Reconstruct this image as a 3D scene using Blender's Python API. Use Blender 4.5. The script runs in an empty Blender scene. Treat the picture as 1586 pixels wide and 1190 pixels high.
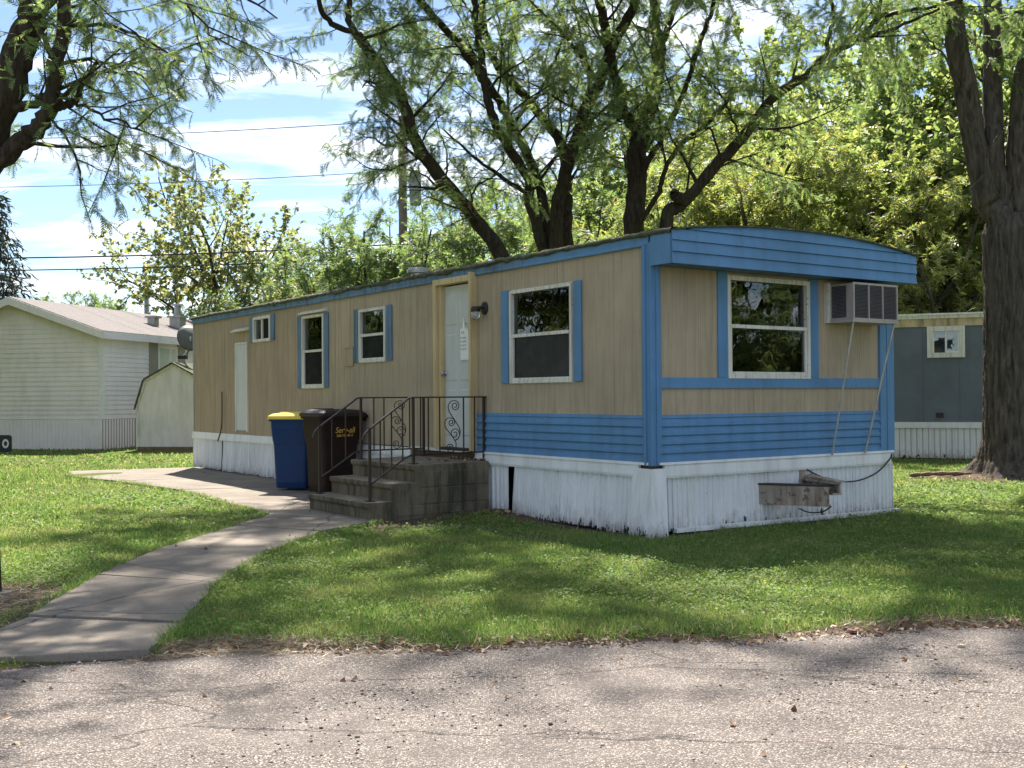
import bpy, bmesh, math, random
import numpy as np
from mathutils import Vector, Matrix

random.seed(7)
rad = math.radians
scene = bpy.context.scene
COL = scene.collection

# ------------------------------------------------------------------ camera
CAM_H = 1.33
PITCH = rad(0.64)
ROLL = rad(0.40)
F_PX = 1700.0                      # focal length in pixels of the 1586 px wide photograph
cam_d = bpy.data.cameras.new("camera")
cam_d.sensor_width = 36.0
cam_d.lens = 36.0 * F_PX / 1586.0
cam_d.clip_end = 3000.0
cam_d.clip_start = 0.05
cam = bpy.data.objects.new("camera", cam_d)
COL.objects.link(cam)
cam.matrix_world = (Matrix.Translation((0, 0, CAM_H)) @ Matrix.Rotation(math.pi / 2 + PITCH, 4, 'X')
                    @ Matrix.Rotation(-ROLL, 4, 'Z'))
scene.camera = cam

# ------------------------------------------------------------------ sun, sky, exposure
SUN_EL = rad(55.0)
SUN_AZ = rad(-3.0)                 # measured from +Y, towards +X
sun_dir = Vector((math.sin(SUN_AZ) * math.cos(SUN_EL), math.cos(SUN_AZ) * math.cos(SUN_EL), math.sin(SUN_EL)))
sd = bpy.data.lights.new("sun", 'SUN')
sd.energy = 5.0
sd.angle = rad(0.9)
sd.color = (1.0, 0.94, 0.84)
sun = bpy.data.objects.new("sun", sd)
COL.objects.link(sun)
sun.rotation_euler = (-sun_dir).to_track_quat('-Z', 'Y').to_euler()

world = bpy.data.worlds.new("World")
scene.world = world
world.use_nodes = True


def build_world():
    nt = world.node_tree
    N, Lk = nt.nodes, nt.links
    N.clear()
    out = N.new('ShaderNodeOutputWorld')
    bg = N.new('ShaderNodeBackground')
    sky = N.new('ShaderNodeTexSky')
    sky.sky_type = 'NISHITA'
    sky.sun_disc = False
    sky.sun_elevation = SUN_EL
    sky.sun_rotation = SUN_AZ
    sky.air_density = 0.85
    sky.dust_density = 0.25
    sky.ozone_density = 2.2
    tc = N.new('ShaderNodeTexCoord')
    sep = N.new('ShaderNodeSeparateXYZ')
    Lk.new(tc.outputs['Generated'], sep.inputs[0])
    zz = N.new('ShaderNodeMath'); zz.operation = 'MAXIMUM'; zz.inputs[1].default_value = 0.0
    Lk.new(sep.outputs[2], zz.inputs[0])
    za = N.new('ShaderNodeMath'); za.operation = 'ADD'; za.inputs[1].default_value = 0.12
    Lk.new(zz.outputs[0], za.inputs[0])
    dx = N.new('ShaderNodeMath'); dx.operation = 'DIVIDE'
    dy = N.new('ShaderNodeMath'); dy.operation = 'DIVIDE'
    Lk.new(sep.outputs[0], dx.inputs[0]); Lk.new(za.outputs[0], dx.inputs[1])
    Lk.new(sep.outputs[1], dy.inputs[0]); Lk.new(za.outputs[0], dy.inputs[1])
    cmb = N.new('ShaderNodeCombineXYZ')
    Lk.new(dx.outputs[0], cmb.inputs[0]); Lk.new(dy.outputs[0], cmb.inputs[1])
    mp = N.new('ShaderNodeMapping')
    mp.inputs['Location'].default_value = (7.3, 2.1, 0.0)
    mp.inputs['Rotation'].default_value = (0, 0, rad(14))
    mp.inputs['Scale'].default_value = (0.5, 1.25, 1.0)
    Lk.new(cmb.outputs[0], mp.inputs[0])
    n1 = N.new('ShaderNodeTexNoise')
    n1.inputs['Scale'].default_value = 2.3
    n1.inputs['Detail'].default_value = 8
    n1.inputs['Roughness'].default_value = 0.62
    n1.inputs['Distortion'].default_value = 0.5
    Lk.new(mp.outputs[0], n1.inputs['Vector'])
    rp = N.new('ShaderNodeValToRGB')
    rp.color_ramp.elements[0].position = 0.46
    rp.color_ramp.elements[1].position = 0.68
    Lk.new(n1.outputs['Fac'], rp.inputs[0])
    mix = N.new('ShaderNodeMix'); mix.data_type = 'RGBA'
    Lk.new(rp.outputs['Color'], mix.inputs['Factor'])
    Lk.new(sky.outputs[0], mix.inputs['A'])
    mix.inputs['B'].default_value = (8.8, 8.9, 9.1, 1)
    Lk.new(mix.outputs['Result'], bg.inputs['Color'])
    bg.inputs['Strength'].default_value = 0.072
    Lk.new(bg.outputs[0], out.inputs['Surface'])


build_world()
vs = scene.view_settings
vs.view_transform = 'Standard'
vs.look = 'None'
vs.exposure = 1.42
vs.gamma = 1.0
vs.use_curve_mapping = False
scene.render.engine = 'CYCLES'
scene.cycles.use_denoising = True
scene.cycles.max_bounces = 7
scene.cycles.transparent_max_bounces = 12
scene.cycles.caustics_reflective = False
scene.cycles.caustics_refractive = False


# ------------------------------------------------------------------ measuring helpers (metres)
def at(px, py, Y):
    """world point at distance Y that is seen at photograph pixel (px, py)"""
    dx, dy = px - 793, 595 - py
    ux = dx * math.cos(ROLL) + dy * math.sin(ROLL)
    uy = -dx * math.sin(ROLL) + dy * math.cos(ROLL)
    x, u = ux / F_PX, uy / F_PX
    d = (x, math.cos(PITCH) - u * math.sin(PITCH), math.sin(PITCH) + u * math.cos(PITCH))
    s = Y / d[1]
    return Vector((d[0] * s, Y, CAM_H + d[2] * s))


HOME_O = Vector((1.33, 10.47, 0))
HOME_A = rad(34.9)
EX = Vector((math.cos(HOME_A), math.sin(HOME_A), 0))
EY = Vector((-math.sin(HOME_A), math.cos(HOME_A), 0))


def hw(x, y, z=0.0):
    return HOME_O + EX * x + EY * y + Vector((0, 0, z))


# ------------------------------------------------------------------ node material helpers
MATS = {}


class NM:
    def __init__(self, name):
        self.m = bpy.data.materials.new(name)
        self.m.use_nodes = True
        self.nt = self.m.node_tree
        self.N, self.L = self.nt.nodes, self.nt.links
        self.N.clear()
        self.out = self.N.new('ShaderNodeOutputMaterial')
        MATS[name] = self.m

    def node(self, t, **kw):
        n = self.N.new(t)
        for k, v in kw.items():
            setattr(n, k, v)
        return n

    def link(self, a, b):
        self.L.new(a, b)

    def coord(self, kind='Object', scale=(1, 1, 1), loc=(0, 0, 0), rot=(0, 0, 0)):
        if kind == 'World':
            tc = self.node('ShaderNodeNewGeometry'); o = tc.outputs['Position']
        else:
            tc = self.node('ShaderNodeTexCoord'); o = tc.outputs[kind]
        mp = self.node('ShaderNodeMapping')
        mp.inputs['Scale'].default_value = scale
        mp.inputs['Location'].default_value = loc
        mp.inputs['Rotation'].default_value = rot
        self.link(o, mp.inputs[0])
        return mp.outputs[0]

    def noise(self, vec, scale, detail=4, rough=0.55, dist=0.0):
        n = self.node('ShaderNodeTexNoise')
        n.inputs['Scale'].default_value = scale
        n.inputs['Detail'].default_value = detail
        n.inputs['Roughness'].default_value = rough
        n.inputs['Distortion'].default_value = dist
        if vec is not None:
            self.link(vec, n.inputs['Vector'])
        return n.outputs['Fac']

    def vor(self, vec, scale, feature='F1', out='Distance', rnd=1.0):
        n = self.node('ShaderNodeTexVoronoi', feature=feature)
        n.inputs['Scale'].default_value = scale
        n.inputs['Randomness'].default_value = rnd
        self.link(vec, n.inputs['Vector'])
        return n.outputs[out]

    def ramp(self, fac, stops):
        r = self.node('ShaderNodeValToRGB')
        els = r.color_ramp.elements
        while len(els) < len(stops):
            els.new(0.5)
        for e, (p, c) in zip(els, stops):
            e.position = p
            if not hasattr(c, '__len__'):
                c = (c, c, c)
            e.color = (c[0], c[1], c[2], 1)
        self.link(fac, r.inputs[0])
        return r.outputs['Color']

    def mix(self, fac, a, b, mode='MIX'):
        n = self.node('ShaderNodeMix', data_type='RGBA', blend_type=mode)
        for k, v in (('Factor', fac), ('A', a), ('B', b)):
            s = n.inputs[k]
            if isinstance(v, (int, float)):
                s.default_value = v if k == 'Factor' else (v, v, v, 1)
            elif isinstance(v, (tuple, list)):
                s.default_value = (v[0], v[1], v[2], 1)
            else:
                self.link(v, s)
        return n.outputs['Result']

    def math(self, op, a, b=0.0, c=None):
        n = self.node('ShaderNodeMath', operation=op)
        for i, v in enumerate((a, b) if c is None else (a, b, c)):
            if isinstance(v, (int, float)):
                n.inputs[i].default_value = v
            else:
                self.link(v, n.inputs[i])
        return n.outputs[0]

    def bump(self, h, dist=0.01, strength=1.0, normal=None):
        b = self.node('ShaderNodeBump')
        b.inputs['Distance'].default_value = dist
        b.inputs['Strength'].default_value = strength
        self.link(h, b.inputs['Height'])
        if normal is not None:
            self.link(normal, b.inputs['Normal'])
        return b.outputs[0]

    def principled(self, color, rough=0.6, metal=0.0, normal=None, spec=0.4, **kw):
        p = self.node('ShaderNodeBsdfPrincipled')
        for k, v in (('Base Color', color), ('Roughness', rough), ('Metallic', metal), ('Specular IOR Level', spec)):
            s = p.inputs[k]
            if isinstance(v, (int, float)):
                s.default_value = v
            elif isinstance(v, (tuple, list)):
                s.default_value = (v[0], v[1], v[2], 1)
            else:
                self.link(v, s)
        for k, v in kw.items():
            p.inputs[k].default_value = v
        if normal is not None:
            self.link(normal, p.inputs['Normal'])
        self.link(p.outputs[0], self.out.inputs[0])
        return p


def painted(name, col, dirt=(0.10, 0.085, 0.06), dirt_amt=0.35, rough=0.45, streak=6.0, var=0.12, spots=0.0,
            spot_col=(0.05, 0.035, 0.02), spec=0.4, spot_scale=9.0, spot_thr=0.70, splash=None):
    """weathered paint on sheet metal: patchy fade, vertical rain streaks, chips"""
    m = NM(name)
    w = m.coord('World')
    ws = m.coord('World', scale=(streak, streak, 0.5))
    patch = m.noise(w, 1.6, 5, 0.6)
    st = m.noise(ws, 2.2, 4, 0.6)
    dark = tuple(c * (1 - var) for c in col)
    lite = tuple(min(1, c * (1 + var)) for c in col)
    c = m.mix(m.ramp(patch, [(0.3, 0), (0.7, 1)]), dark, lite)
    c = m.mix(m.math('MULTIPLY', m.ramp(st, [(0.46, 0), (0.70, 1)]), dirt_amt), c, dirt)
    if spots > 0:
        sp = m.noise(w, spot_scale, 6, 0.7)
        c = m.mix(m.math('MULTIPLY', m.ramp(sp, [(spot_thr, 0), (spot_thr + 0.04, 1)]), spots), c, spot_col)
    if splash:      # mud splash and rusted flakes along the foot of the sheet
        sx = m.node('ShaderNodeSeparateXYZ'); m.link(w, sx.inputs[0])
        low = m.ramp(sx.outputs[2], [(0.0, 1.0), (0.10, 0.55), (0.34, 0.0)])
        sp = m.math('ADD', m.math('MULTIPLY', low, 0.36), m.math('MULTIPLY', m.noise(m.coord('World', scale=(1, 1, 0.35)), 13, 6, 0.75), 0.75))
        c = m.mix(m.math('MULTIPLY', m.ramp(sp, [(0.52, 0), (0.80, 1)]), 0.7), c, splash)
        fl = m.math('ADD', m.math('MULTIPLY', m.ramp(sx.outputs[2], [(0.0, 1.0), (0.14, 0.0)]), 0.17), m.noise(m.coord('World', scale=(1, 1, 0.5)), 16, 5, 0.7))
        c = m.mix(m.ramp(fl, [(0.69, 0), (0.71, 1)]), c, (0.03, 0.022, 0.016))
    fine = m.noise(w, 90, 3, 0.6)
    m.principled(c, rough=m.ramp(patch, [(0.3, rough - 0.08), (0.7, rough + 0.15)]), spec=spec,
                 normal=m.bump(m.math('ADD', fine, m.noise(w, 7, 3)), 0.0025, 0.5))
    return m.m


def simple(name, col, rough=0.6, metal=0.0, var=0.15, scale=8.0, bump=0.0, spec=0.4, bscale=60):
    m = NM(name)
    w = m.coord('World')
    n = m.noise(w, scale, 5, 0.6)
    c = m.mix(m.ramp(n, [(0.3, 0), (0.7, 1)]), tuple(x * (1 - var) for x in col), tuple(min(1, x * (1 + var)) for x in col))
    nm = m.bump(m.noise(w, bscale, 4, 0.6), bump) if bump else None
    m.principled(c, rough=rough, metal=metal, normal=nm, spec=spec)
    return m.m


def make_materials():
    painted('tan_paint', (0.43, 0.345, 0.25), dirt=(0.24, 0.175, 0.115), dirt_amt=0.45, rough=0.55, streak=9, var=0.13)
    painted('tan_dark', (0.40, 0.31, 0.215), dirt=(0.20, 0.145, 0.09), dirt_amt=0.5, rough=0.6, streak=9, var=0.13)
    painted('blue_paint', (0.105, 0.245, 0.455), dirt=(0.06, 0.12, 0.18), dirt_amt=0.3, rough=0.5, streak=4, var=0.14)
    painted('blue_old', (0.12, 0.21, 0.34), dirt=(0.03, 0.05, 0.05), dirt_amt=0.7, rough=0.6, streak=5, var=0.2)
    painted('white_skirt', (0.79, 0.80, 0.82), dirt=(0.38, 0.33, 0.27), dirt_amt=0.3, rough=0.4, streak=11, var=0.07,
            spots=0.85, spot_col=(0.09, 0.06, 0.04), spot_scale=5.0, spot_thr=0.725, splash=(0.16, 0.12, 0.085))
    painted('white_trim', (0.78, 0.79, 0.80), dirt=(0.3, 0.28, 0.24), dirt_amt=0.3, rough=0.4, streak=3, var=0.05)
    painted('frame_white', (0.72, 0.70, 0.65), dirt=(0.3, 0.24, 0.17), dirt_amt=0.6, rough=0.55, streak=14, var=0.12,
            spots=0.8, spot_col=(0.16, 0.11, 0.07), spot_scale=26.0, spot_thr=0.62)
    painted('cream_wood', (0.60, 0.47, 0.26), dirt=(0.26, 0.17, 0.08), dirt_amt=0.45, rough=0.55, streak=10, var=0.1)
    painted('door_white', (0.58, 0.60, 0.61), dirt=(0.4, 0.38, 0.34), dirt_amt=0.25, rough=0.4, streak=3, var=0.04)
    painted('grey_blue', (0.118, 0.138, 0.172), dirt=(0.16, 0.18, 0.19), dirt_amt=0.30, rough=0.6, streak=2.2, var=0.22)
    painted('stained_wood', (0.52, 0.42, 0.27), dirt=(0.08, 0.055, 0.03), dirt_amt=0.8, rough=0.7, streak=3, var=0.2)
    painted('vinyl_cream', (0.86, 0.80, 0.82), dirt=(0.5, 0.46, 0.38), dirt_amt=0.25, rough=0.5, streak=1.5, var=0.04)
    painted('vinyl_white', (0.84, 0.83, 0.88), dirt=(0.5, 0.5, 0.5), dirt_amt=0.2, rough=0.5, streak=1.5, var=0.04)
    painted('shed_white', (0.80, 0.745, 0.75), dirt=(0.36, 0.35, 0.29), dirt_amt=0.35, rough=0.6, streak=2, var=0.07)
    painted('iron', (0.028, 0.018, 0.014), dirt=(0.10, 0.045, 0.02), dirt_amt=0.5, rough=0.5, streak=20, var=0.2)
    painted('rust', (0.36, 0.315, 0.26), dirt=(0.13, 0.065, 0.03), dirt_amt=0.8, rough=0.75, streak=4, var=0.3,
            spots=0.7, spot_col=(0.10, 0.05, 0.025), spot_scale=14.0, spot_thr=0.55)
    painted('ac_case', (0.42, 0.375, 0.35), dirt=(0.22, 0.18, 0.14), dirt_amt=0.4, rough=0.5, streak=8, var=0.08)
    simple('ac_dark', (0.05, 0.05, 0.06), 0.5, 0.3)
    simple('ac_fin', (0.17, 0.165, 0.18), 0.5, 0.4)
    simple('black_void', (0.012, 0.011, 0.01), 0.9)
    simple('interior', (0.16, 0.13, 0.10), 0.8)
    simple('interior_floor', (0.12, 0.09, 0.06), 0.8)
    simple('bin_blue', (0.004, 0.028, 0.11), 0.5, spec=0.25, var=0.12, scale=4, bump=0.0008, bscale=200)
    simple('bin_yellow', (0.72, 0.54, 0.09), 0.42, var=0.1, scale=5)
    simple('bin_brown', (0.020, 0.010, 0.007), 0.6, spec=0.2, var=0.25, scale=4, bump=0.0008, bscale=200)
    simple('bin_brown_lid', (0.03, 0.018, 0.018), 0.5, var=0.2, scale=4)
    simple('bin_text', (0.62, 0.40, 0.08), 0.5, var=0.35, scale=40)
    simple('rubber', (0.02, 0.02, 0.02), 0.7)
    simple('cable', (0.012, 0.012, 0.013), 0.5)
    simple('paper', (0.86, 0.87, 0.88), 0.7, var=0.05, scale=20)
    simple('ink', (0.33, 0.34, 0.38), 0.7)
    simple('lamp_black', (0.02, 0.02, 0.022), 0.4)
    simple('galv', (0.42, 0.43, 0.44), 0.4, 0.7, var=0.2)
    simple('alu_tube', (0.40, 0.39, 0.38), 0.45, 0.6, var=0.2)
    simple('dish_grey', (0.10, 0.10, 0.095), 0.5)
    simple('shutter_taupe', (0.30, 0.28, 0.25), 0.6, var=0.08)
    simple('blind', (0.55, 0.60, 0.54), 0.6, var=0.05)
    simple('navy', (0.012, 0.016, 0.03), 0.4)
    simple('ring_white', (0.75, 0.76, 0.78), 0.5)
    simple('pole_wood', (0.17, 0.135, 0.10), 0.85, var=0.3, scale=4, bump=0.01, bscale=12)
    simple('pole_metal', (0.28, 0.29, 0.30), 0.6, 0.2, var=0.1)
    simple('transformer', (0.33, 0.34, 0.33), 0.5, 0.1)
    simple('wire', (0.02, 0.02, 0.02), 0.6)
    simple('brick_chip', (0.16, 0.07, 0.05), 0.85, var=0.3, scale=60, bump=0.003)
    simple('wood_chip', (0.5, 0.40, 0.28), 0.8, var=0.2, scale=50)
    simple('roof_metal', (0.45, 0.44, 0.42), 0.5, 0.2, var=0.2, scale=2)
    simple('bark_litter', (0.20, 0.13, 0.09), 0.9, var=0.4, scale=12, bump=0.02, bscale=25)

    # shingles of the far house
    m = NM('shingle')
    w = m.coord('World')
    c = m.mix(m.ramp(m.noise(w, 14, 4, 0.7), [(0.35, 0), (0.65, 1)]), (0.12, 0.104, 0.099), (0.19, 0.168, 0.16))
    c = m.mix(m.math('MULTIPLY', m.ramp(m.noise(w, 0.9, 4), [(0.4, 0), (0.7, 1)]), 0.4), c, (0.14, 0.12, 0.11))
    m.principled(c, 0.9, normal=m.bump(m.noise(w, 30, 3), 0.01))

    # mossy rolled roof edge
    m = NM('moss_roof')
    w = m.coord('World')
    c = m.ramp(m.noise(w, 9, 6, 0.75), [(0.30, (0.03, 0.028, 0.022)), (0.48, (0.085, 0.082, 0.055)), (0.60, (0.16, 0.155, 0.12)), (0.75, (0.34, 0.32, 0.27))])
    c = m.mix(m.ramp(m.noise(w, 3, 4), [(0.45, 0), (0.62, 1)]), c, (0.07, 0.08, 0.03))
    m.principled(c, 0.95, normal=m.bump(m.noise(w, 22, 5, 0.7), 0.02))

    # glass
    m = NM('glass')
    w = m.coord('World')
    gl = m.node('ShaderNodeBsdfGlossy'); gl.inputs['Roughness'].default_value = 0.004
    gl.inputs['Color'].default_value = (0.93, 0.96, 1.0, 1)
    tr = m.node('ShaderNodeBsdfTransparent'); tr.inputs['Color'].default_value = (0.62, 0.66, 0.66, 1)
    fr = m.node('ShaderNodeFresnel'); fr.inputs['IOR'].default_value = 1.6
    b = m.bump(m.noise(w, 2.6, 2, 0.4), 0.012, 0.28)
    m.link(b, gl.inputs['Normal'])
    ms = m.node('ShaderNodeMixShader')
    m.link(m.math('ADD', fr.outputs[0], 0.05), ms.inputs[0])
    m.link(tr.outputs[0], ms.inputs[1]); m.link(gl.outputs[0], ms.inputs[2])
    m.link(ms.outputs[0], m.out.inputs[0])

    m = NM('screen_glass')        # lower sash behind dark insect screen
    w = m.coord('World')
    gl = m.node('ShaderNodeBsdfGlossy'); gl.inputs['Roughness'].default_value = 0.22
    gl.inputs['Color'].default_value = (0.5, 0.52, 0.55, 1)
    di = m.node('ShaderNodeBsdfDiffuse')
    m.link(m.mix(m.ramp(m.noise(w, 6, 5, 0.7), [(0.4, 0), (0.8, 1)]), (0.012, 0.013, 0.016), (0.035, 0.036, 0.04)), di.inputs['Color'])
    ms = m.node('ShaderNodeMixShader'); ms.inputs[0].default_value = 0.06
    m.link(di.outputs[0], ms.inputs[1]); m.link(gl.outputs[0], ms.inputs[2])
    m.link(ms.outputs[0], m.out.inputs[0])

    m = NM('lamp_glass')
    p = m.principled((0.85, 0.85, 0.82), 0.15, spec=0.6)
    p.inputs['Transmission Weight'].default_value = 0.75

    # concrete
    m = NM('concrete')
    w = m.coord('World')
    c = m.ramp(m.noise(w, 1.1, 6, 0.65), [(0.3, (0.18, 0.152, 0.125)), (0.7, (0.315, 0.27, 0.225))])
    c = m.mix(m.math('MULTIPLY', m.ramp(m.noise(w, 60, 4, 0.7), [(0.35, 1), (0.55, 0)]), 0.35), c, (0.12, 0.105, 0.09))
    c = m.mix(m.math('MULTIPLY', m.ramp(m.noise(w, 3.4, 6, 0.7), [(0.52, 0), (0.70, 1)]), 0.5), c, (0.15, 0.13, 0.11))
    cr = m.vor(m.mix(0.16, w, m.node('ShaderNodeTexNoise').outputs['Color'], 'ADD'), 0.55, 'DISTANCE_TO_EDGE')
    c = m.mix(m.ramp(cr, [(0.0, 1), (0.006, 0)]), c, (0.05, 0.042, 0.035))
    m.principled(c, 0.9, spec=0.25, normal=m.bump(m.math('ADD', m.noise(w, 140, 3, 0.7), m.noise(w, 9, 4)), 0.006))

    # old mossy step concrete
    m = NM('step_concrete')
    w = m.coord('World')
    ws = m.coord('World', scale=(6, 6, 0.7))
    c = m.ramp(m.noise(w, 2.4, 6, 0.65), [(0.3, (0.12, 0.098, 0.068)), (0.7, (0.255, 0.213, 0.155))])
    c = m.mix(m.math('MULTIPLY', m.ramp(m.noise(ws, 1.6, 6, 0.7), [(0.45, 0), (0.62, 1)]), 0.75), c, (0.04, 0.042, 0.026))
    c = m.mix(m.math('MULTIPLY', m.ramp(m.noise(w, 70, 3, 0.7), [(0.35, 1), (0.5, 0)]), 0.3), c, (0.08, 0.075, 0.055))
    ge = m.node('ShaderNodeNewGeometry')
    sn = m.node('ShaderNodeSeparateXYZ'); m.link(ge.outputs['True Normal'], sn.inputs[0])
    sunlit = m.math('MULTIPLY', m.ramp(sn.outputs[2], [(0.6, 0), (0.9, 1)]), m.ramp(m.noise(w, 5, 5, 0.7), [(0.35, 0.2), (0.6, 0.85)]))
    c = m.mix(sunlit, c, (0.26, 0.218, 0.165))  # sun on the upward faces painted in as a lighter colour
    m.principled(c, 0.93, spec=0.2, normal=m.bump(m.math('ADD', m.noise(w, 110, 3, 0.7), m.noise(w, 12, 5)), 0.008))

    # chip-seal road
    m = NM('road_chip')
    w = m.coord('World')
    d = m.vor(w, 110, 'F1', 'Distance')
    vc = m.node('ShaderNodeTexVoronoi'); vc.inputs['Scale'].default_value = 110
    m.link(w, vc.inputs['Vector'])
    sepc = m.node('ShaderNodeSeparateColor'); m.link(vc.outputs['Color'], sepc.inputs[0])
    stone = m.ramp(sepc.outputs[0], [(0.0, (0.065, 0.054, 0.049)), (0.3, (0.175, 0.147, 0.132)), (0.6, (0.30, 0.252, 0.222)), (0.85, (0.42, 0.36, 0.318)), (1.0, (0.58, 0.52, 0.47))])
    c = m.mix(m.ramp(d, [(0.38, 0), (0.62, 1)]), stone, (0.09, 0.077, 0.07))
    big = m.noise(m.coord('World', scale=(0.55, 1.5, 1)), 1.0, 6, 0.65)
    c = m.mix(m.ramp(big, [(0.38, 0), (0.66, 0.55)]), c, m.mix(0.5, c, (0.34, 0.295, 0.265)))
    c = m.mix(m.math('MULTIPLY', m.ramp(m.noise(w, 2.2, 6, 0.7), [(0.46, 0), (0.68, 1)]), 0.55), c, (0.085, 0.073, 0.068))
    wc = m.coord('World', scale=(0.5, 1.6, 1))
    nz = m.node('ShaderNodeTexNoise'); nz.inputs['Scale'].default_value = 2.4; nz.inputs['Detail'].default_value = 6
    m.link(wc, nz.inputs['Vector'])
    cr = m.vor(m.mix(0.5, wc, nz.outputs['Color'], 'ADD'), 0.55, 'DISTANCE_TO_EDGE')
    c = m.mix(m.ramp(cr, [(0.0, 0.75), (0.005, 0)]), c, (0.03, 0.026, 0.024))
    h = m.math('ADD', m.math('MULTIPLY', m.ramp(d, [(0.1, 1), (0.7, 0)]), 0.7), m.math('MULTIPLY', m.noise(w, 30, 4), 0.6))
    h = m.math('SUBTRACT', h, m.ramp(cr, [(0.0, 1), (0.008, 0)]))
    m.principled(c, 0.92, spec=0.25, normal=m.bump(h, 0.008, 0.9))

    # lawn soil
    m = NM('ground_soil')
    w = m.coord('World')
    at_ = m.node('ShaderNodeAttribute'); at_.attribute_name = 'bare'
    turf = m.ramp(m.noise(w, 2.5, 6, 0.7), [(0.3, (0.06, 0.085, 0.018)), (0.55, (0.12, 0.14, 0.033)), (0.75, (0.20, 0.19, 0.065))])
    turf = m.mix(m.ramp(m.noise(w, 45, 3, 0.7), [(0.35, 0), (0.65, 0.6)]), turf, (0.10, 0.13, 0.03))
    soil = m.ramp(m.noise(w, 9, 6, 0.7), [(0.3, (0.06, 0.042, 0.03)), (0.55, (0.125, 0.09, 0.065)), (0.75, (0.22, 0.165, 0.12))])
    soil = m.mix(m.ramp(m.noise(w, 80, 3, 0.7), [(0.5, 0), (0.7, 0.6)]), soil, (0.25, 0.19, 0.14))
    f = m.math('ADD', at_.outputs['Fac'], m.math('MULTIPLY', m.math('SUBTRACT', m.noise(w, 7, 5, 0.7), 0.5), 1.3))
    c = m.mix(m.ramp(f, [(0.35, 0), (0.6, 1)]), turf, soil)
    m.principled(c, 0.95, spec=0.15, normal=m.bump(m.noise(w, 40, 5, 0.7), 0.03))

    m = NM('gravel')
    gi = m.node('ShaderNodeNewGeometry')
    c = m.ramp(gi.outputs['Random Per Island'], [(0, (0.05, 0.045, 0.042)), (0.35, (0.17, 0.145, 0.13)), (0.7, (0.32, 0.28, 0.25)), (1, (0.52, 0.48, 0.43))])
    m.principled(c, 0.9, spec=0.2)

    def leafmat(name, stops, trans, patch_scale=0.6, patch=None, rough=0.5, gloss=0.06, tgain=1.0):
        m = NM(name)
        gi = m.node('ShaderNodeNewGeometry')
        w = m.coord('World')
        c = m.ramp(gi.outputs['Random Per Island'], stops)
        if patch:
            pc, lo, hi, amt = patch
            c = m.mix(m.math('MULTIPLY', m.ramp(m.noise(w, patch_scale, 4, 0.6), [(lo, 0), (hi, 1)]), amt), c, pc)
        di = m.node('ShaderNodeBsdfDiffuse'); m.link(c, di.inputs['Color'])
        tl = m.node('ShaderNodeBsdfTranslucent')
        hs = m.node('ShaderNodeHueSaturation'); hs.inputs['Saturation'].default_value = 1.0
        hs.inputs['Value'].default_value = tgain; hs.inputs['Hue'].default_value = 0.495
        m.link(c, hs.inputs['Color']); m.link(hs.outputs[0], tl.inputs['Color'])
        ms = m.node('ShaderNodeMixShader'); ms.inputs[0].default_value = trans
        m.link(di.outputs[0], ms.inputs[1]); m.link(tl.outputs[0], ms.inputs[2])
        gl = m.node('ShaderNodeBsdfGlossy'); gl.inputs['Roughness'].default_value = rough
        gl.inputs['Color'].default_value = (1, 1, 1, 1)
        m2 = m.node('ShaderNodeMixShader'); m2.inputs[0].default_value = gloss
        m.link(ms.outputs[0], m2.inputs[1]); m.link(gl.outputs[0], m2.inputs[2])
        m.link(m2.outputs[0], m.out.inputs[0])

    leafmat('leaf_locust', [(0, (0.055, 0.105, 0.028)), (0.5, (0.098, 0.155, 0.042)), (0.92, (0.165, 0.21, 0.062)), (1, (0.32, 0.26, 0.08))], 0.55,
            patch=((0.24, 0.22, 0.05), 0.62, 0.78, 0.4), tgain=2.35)
    leafmat('leaf_locust_yellow', [(0, (0.085, 0.13, 0.03)), (0.5, (0.15, 0.195, 0.045)), (0.9, (0.25, 0.255, 0.06)), (1, (0.40, 0.31, 0.07))], 0.5,
            patch=((0.34, 0.29, 0.05), 0.60, 0.72, 0.5), patch_scale=0.5, tgain=2.35)
    leafmat('leaf_maple', [(0, (0.08, 0.125, 0.032)), (0.5, (0.135, 0.185, 0.05)), (1, (0.22, 0.255, 0.075))], 0.6,
            patch=((0.19, 0.205, 0.05), 0.5, 0.7, 0.5), gloss=0.03, tgain=2.35)
    leafmat('leaf_olive', [(0, (0.09, 0.12, 0.04)), (0.5, (0.15, 0.18, 0.06)), (0.9, (0.23, 0.235, 0.085)), (1, (0.34, 0.27, 0.09))], 0.5,
            patch=((0.26, 0.225, 0.07), 0.55, 0.75, 0.5), tgain=2.35)
    leafmat('leaf_spruce', [(0, (0.018, 0.032, 0.018)), (1, (0.05, 0.075, 0.04))], 0.2)
    leafmat('grass_blade', [(0, (0.06, 0.13, 0.024)), (0.5, (0.115, 0.205, 0.04)), (0.88, (0.185, 0.265, 0.065)), (0.95, (0.30, 0.28, 0.11)), (1, (0.42, 0.35, 0.19))], 0.5,
            patch_scale=1.3, patch=((0.29, 0.295, 0.10), 0.50, 0.68, 0.7), gloss=0.025, rough=0.5, tgain=1.9)
    leafmat('weed_leaf', [(0, (0.08, 0.15, 0.028)), (0.6, (0.14, 0.22, 0.045)), (1, (0.24, 0.29, 0.09))], 0.45, gloss=0.03, rough=0.6, tgain=1.8)
    leafmat('dry_grass', [(0, (0.20, 0.14, 0.08)), (0.6, (0.38, 0.29, 0.18)), (1, (0.52, 0.43, 0.29))], 0.3)
    leafmat('dead_leaf', [(0, (0.10, 0.05, 0.025)), (0.5, (0.24, 0.125, 0.06)), (0.85, (0.40, 0.25, 0.13)), (1, (0.58, 0.46, 0.32))], 0.25, gloss=0.04)

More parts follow.
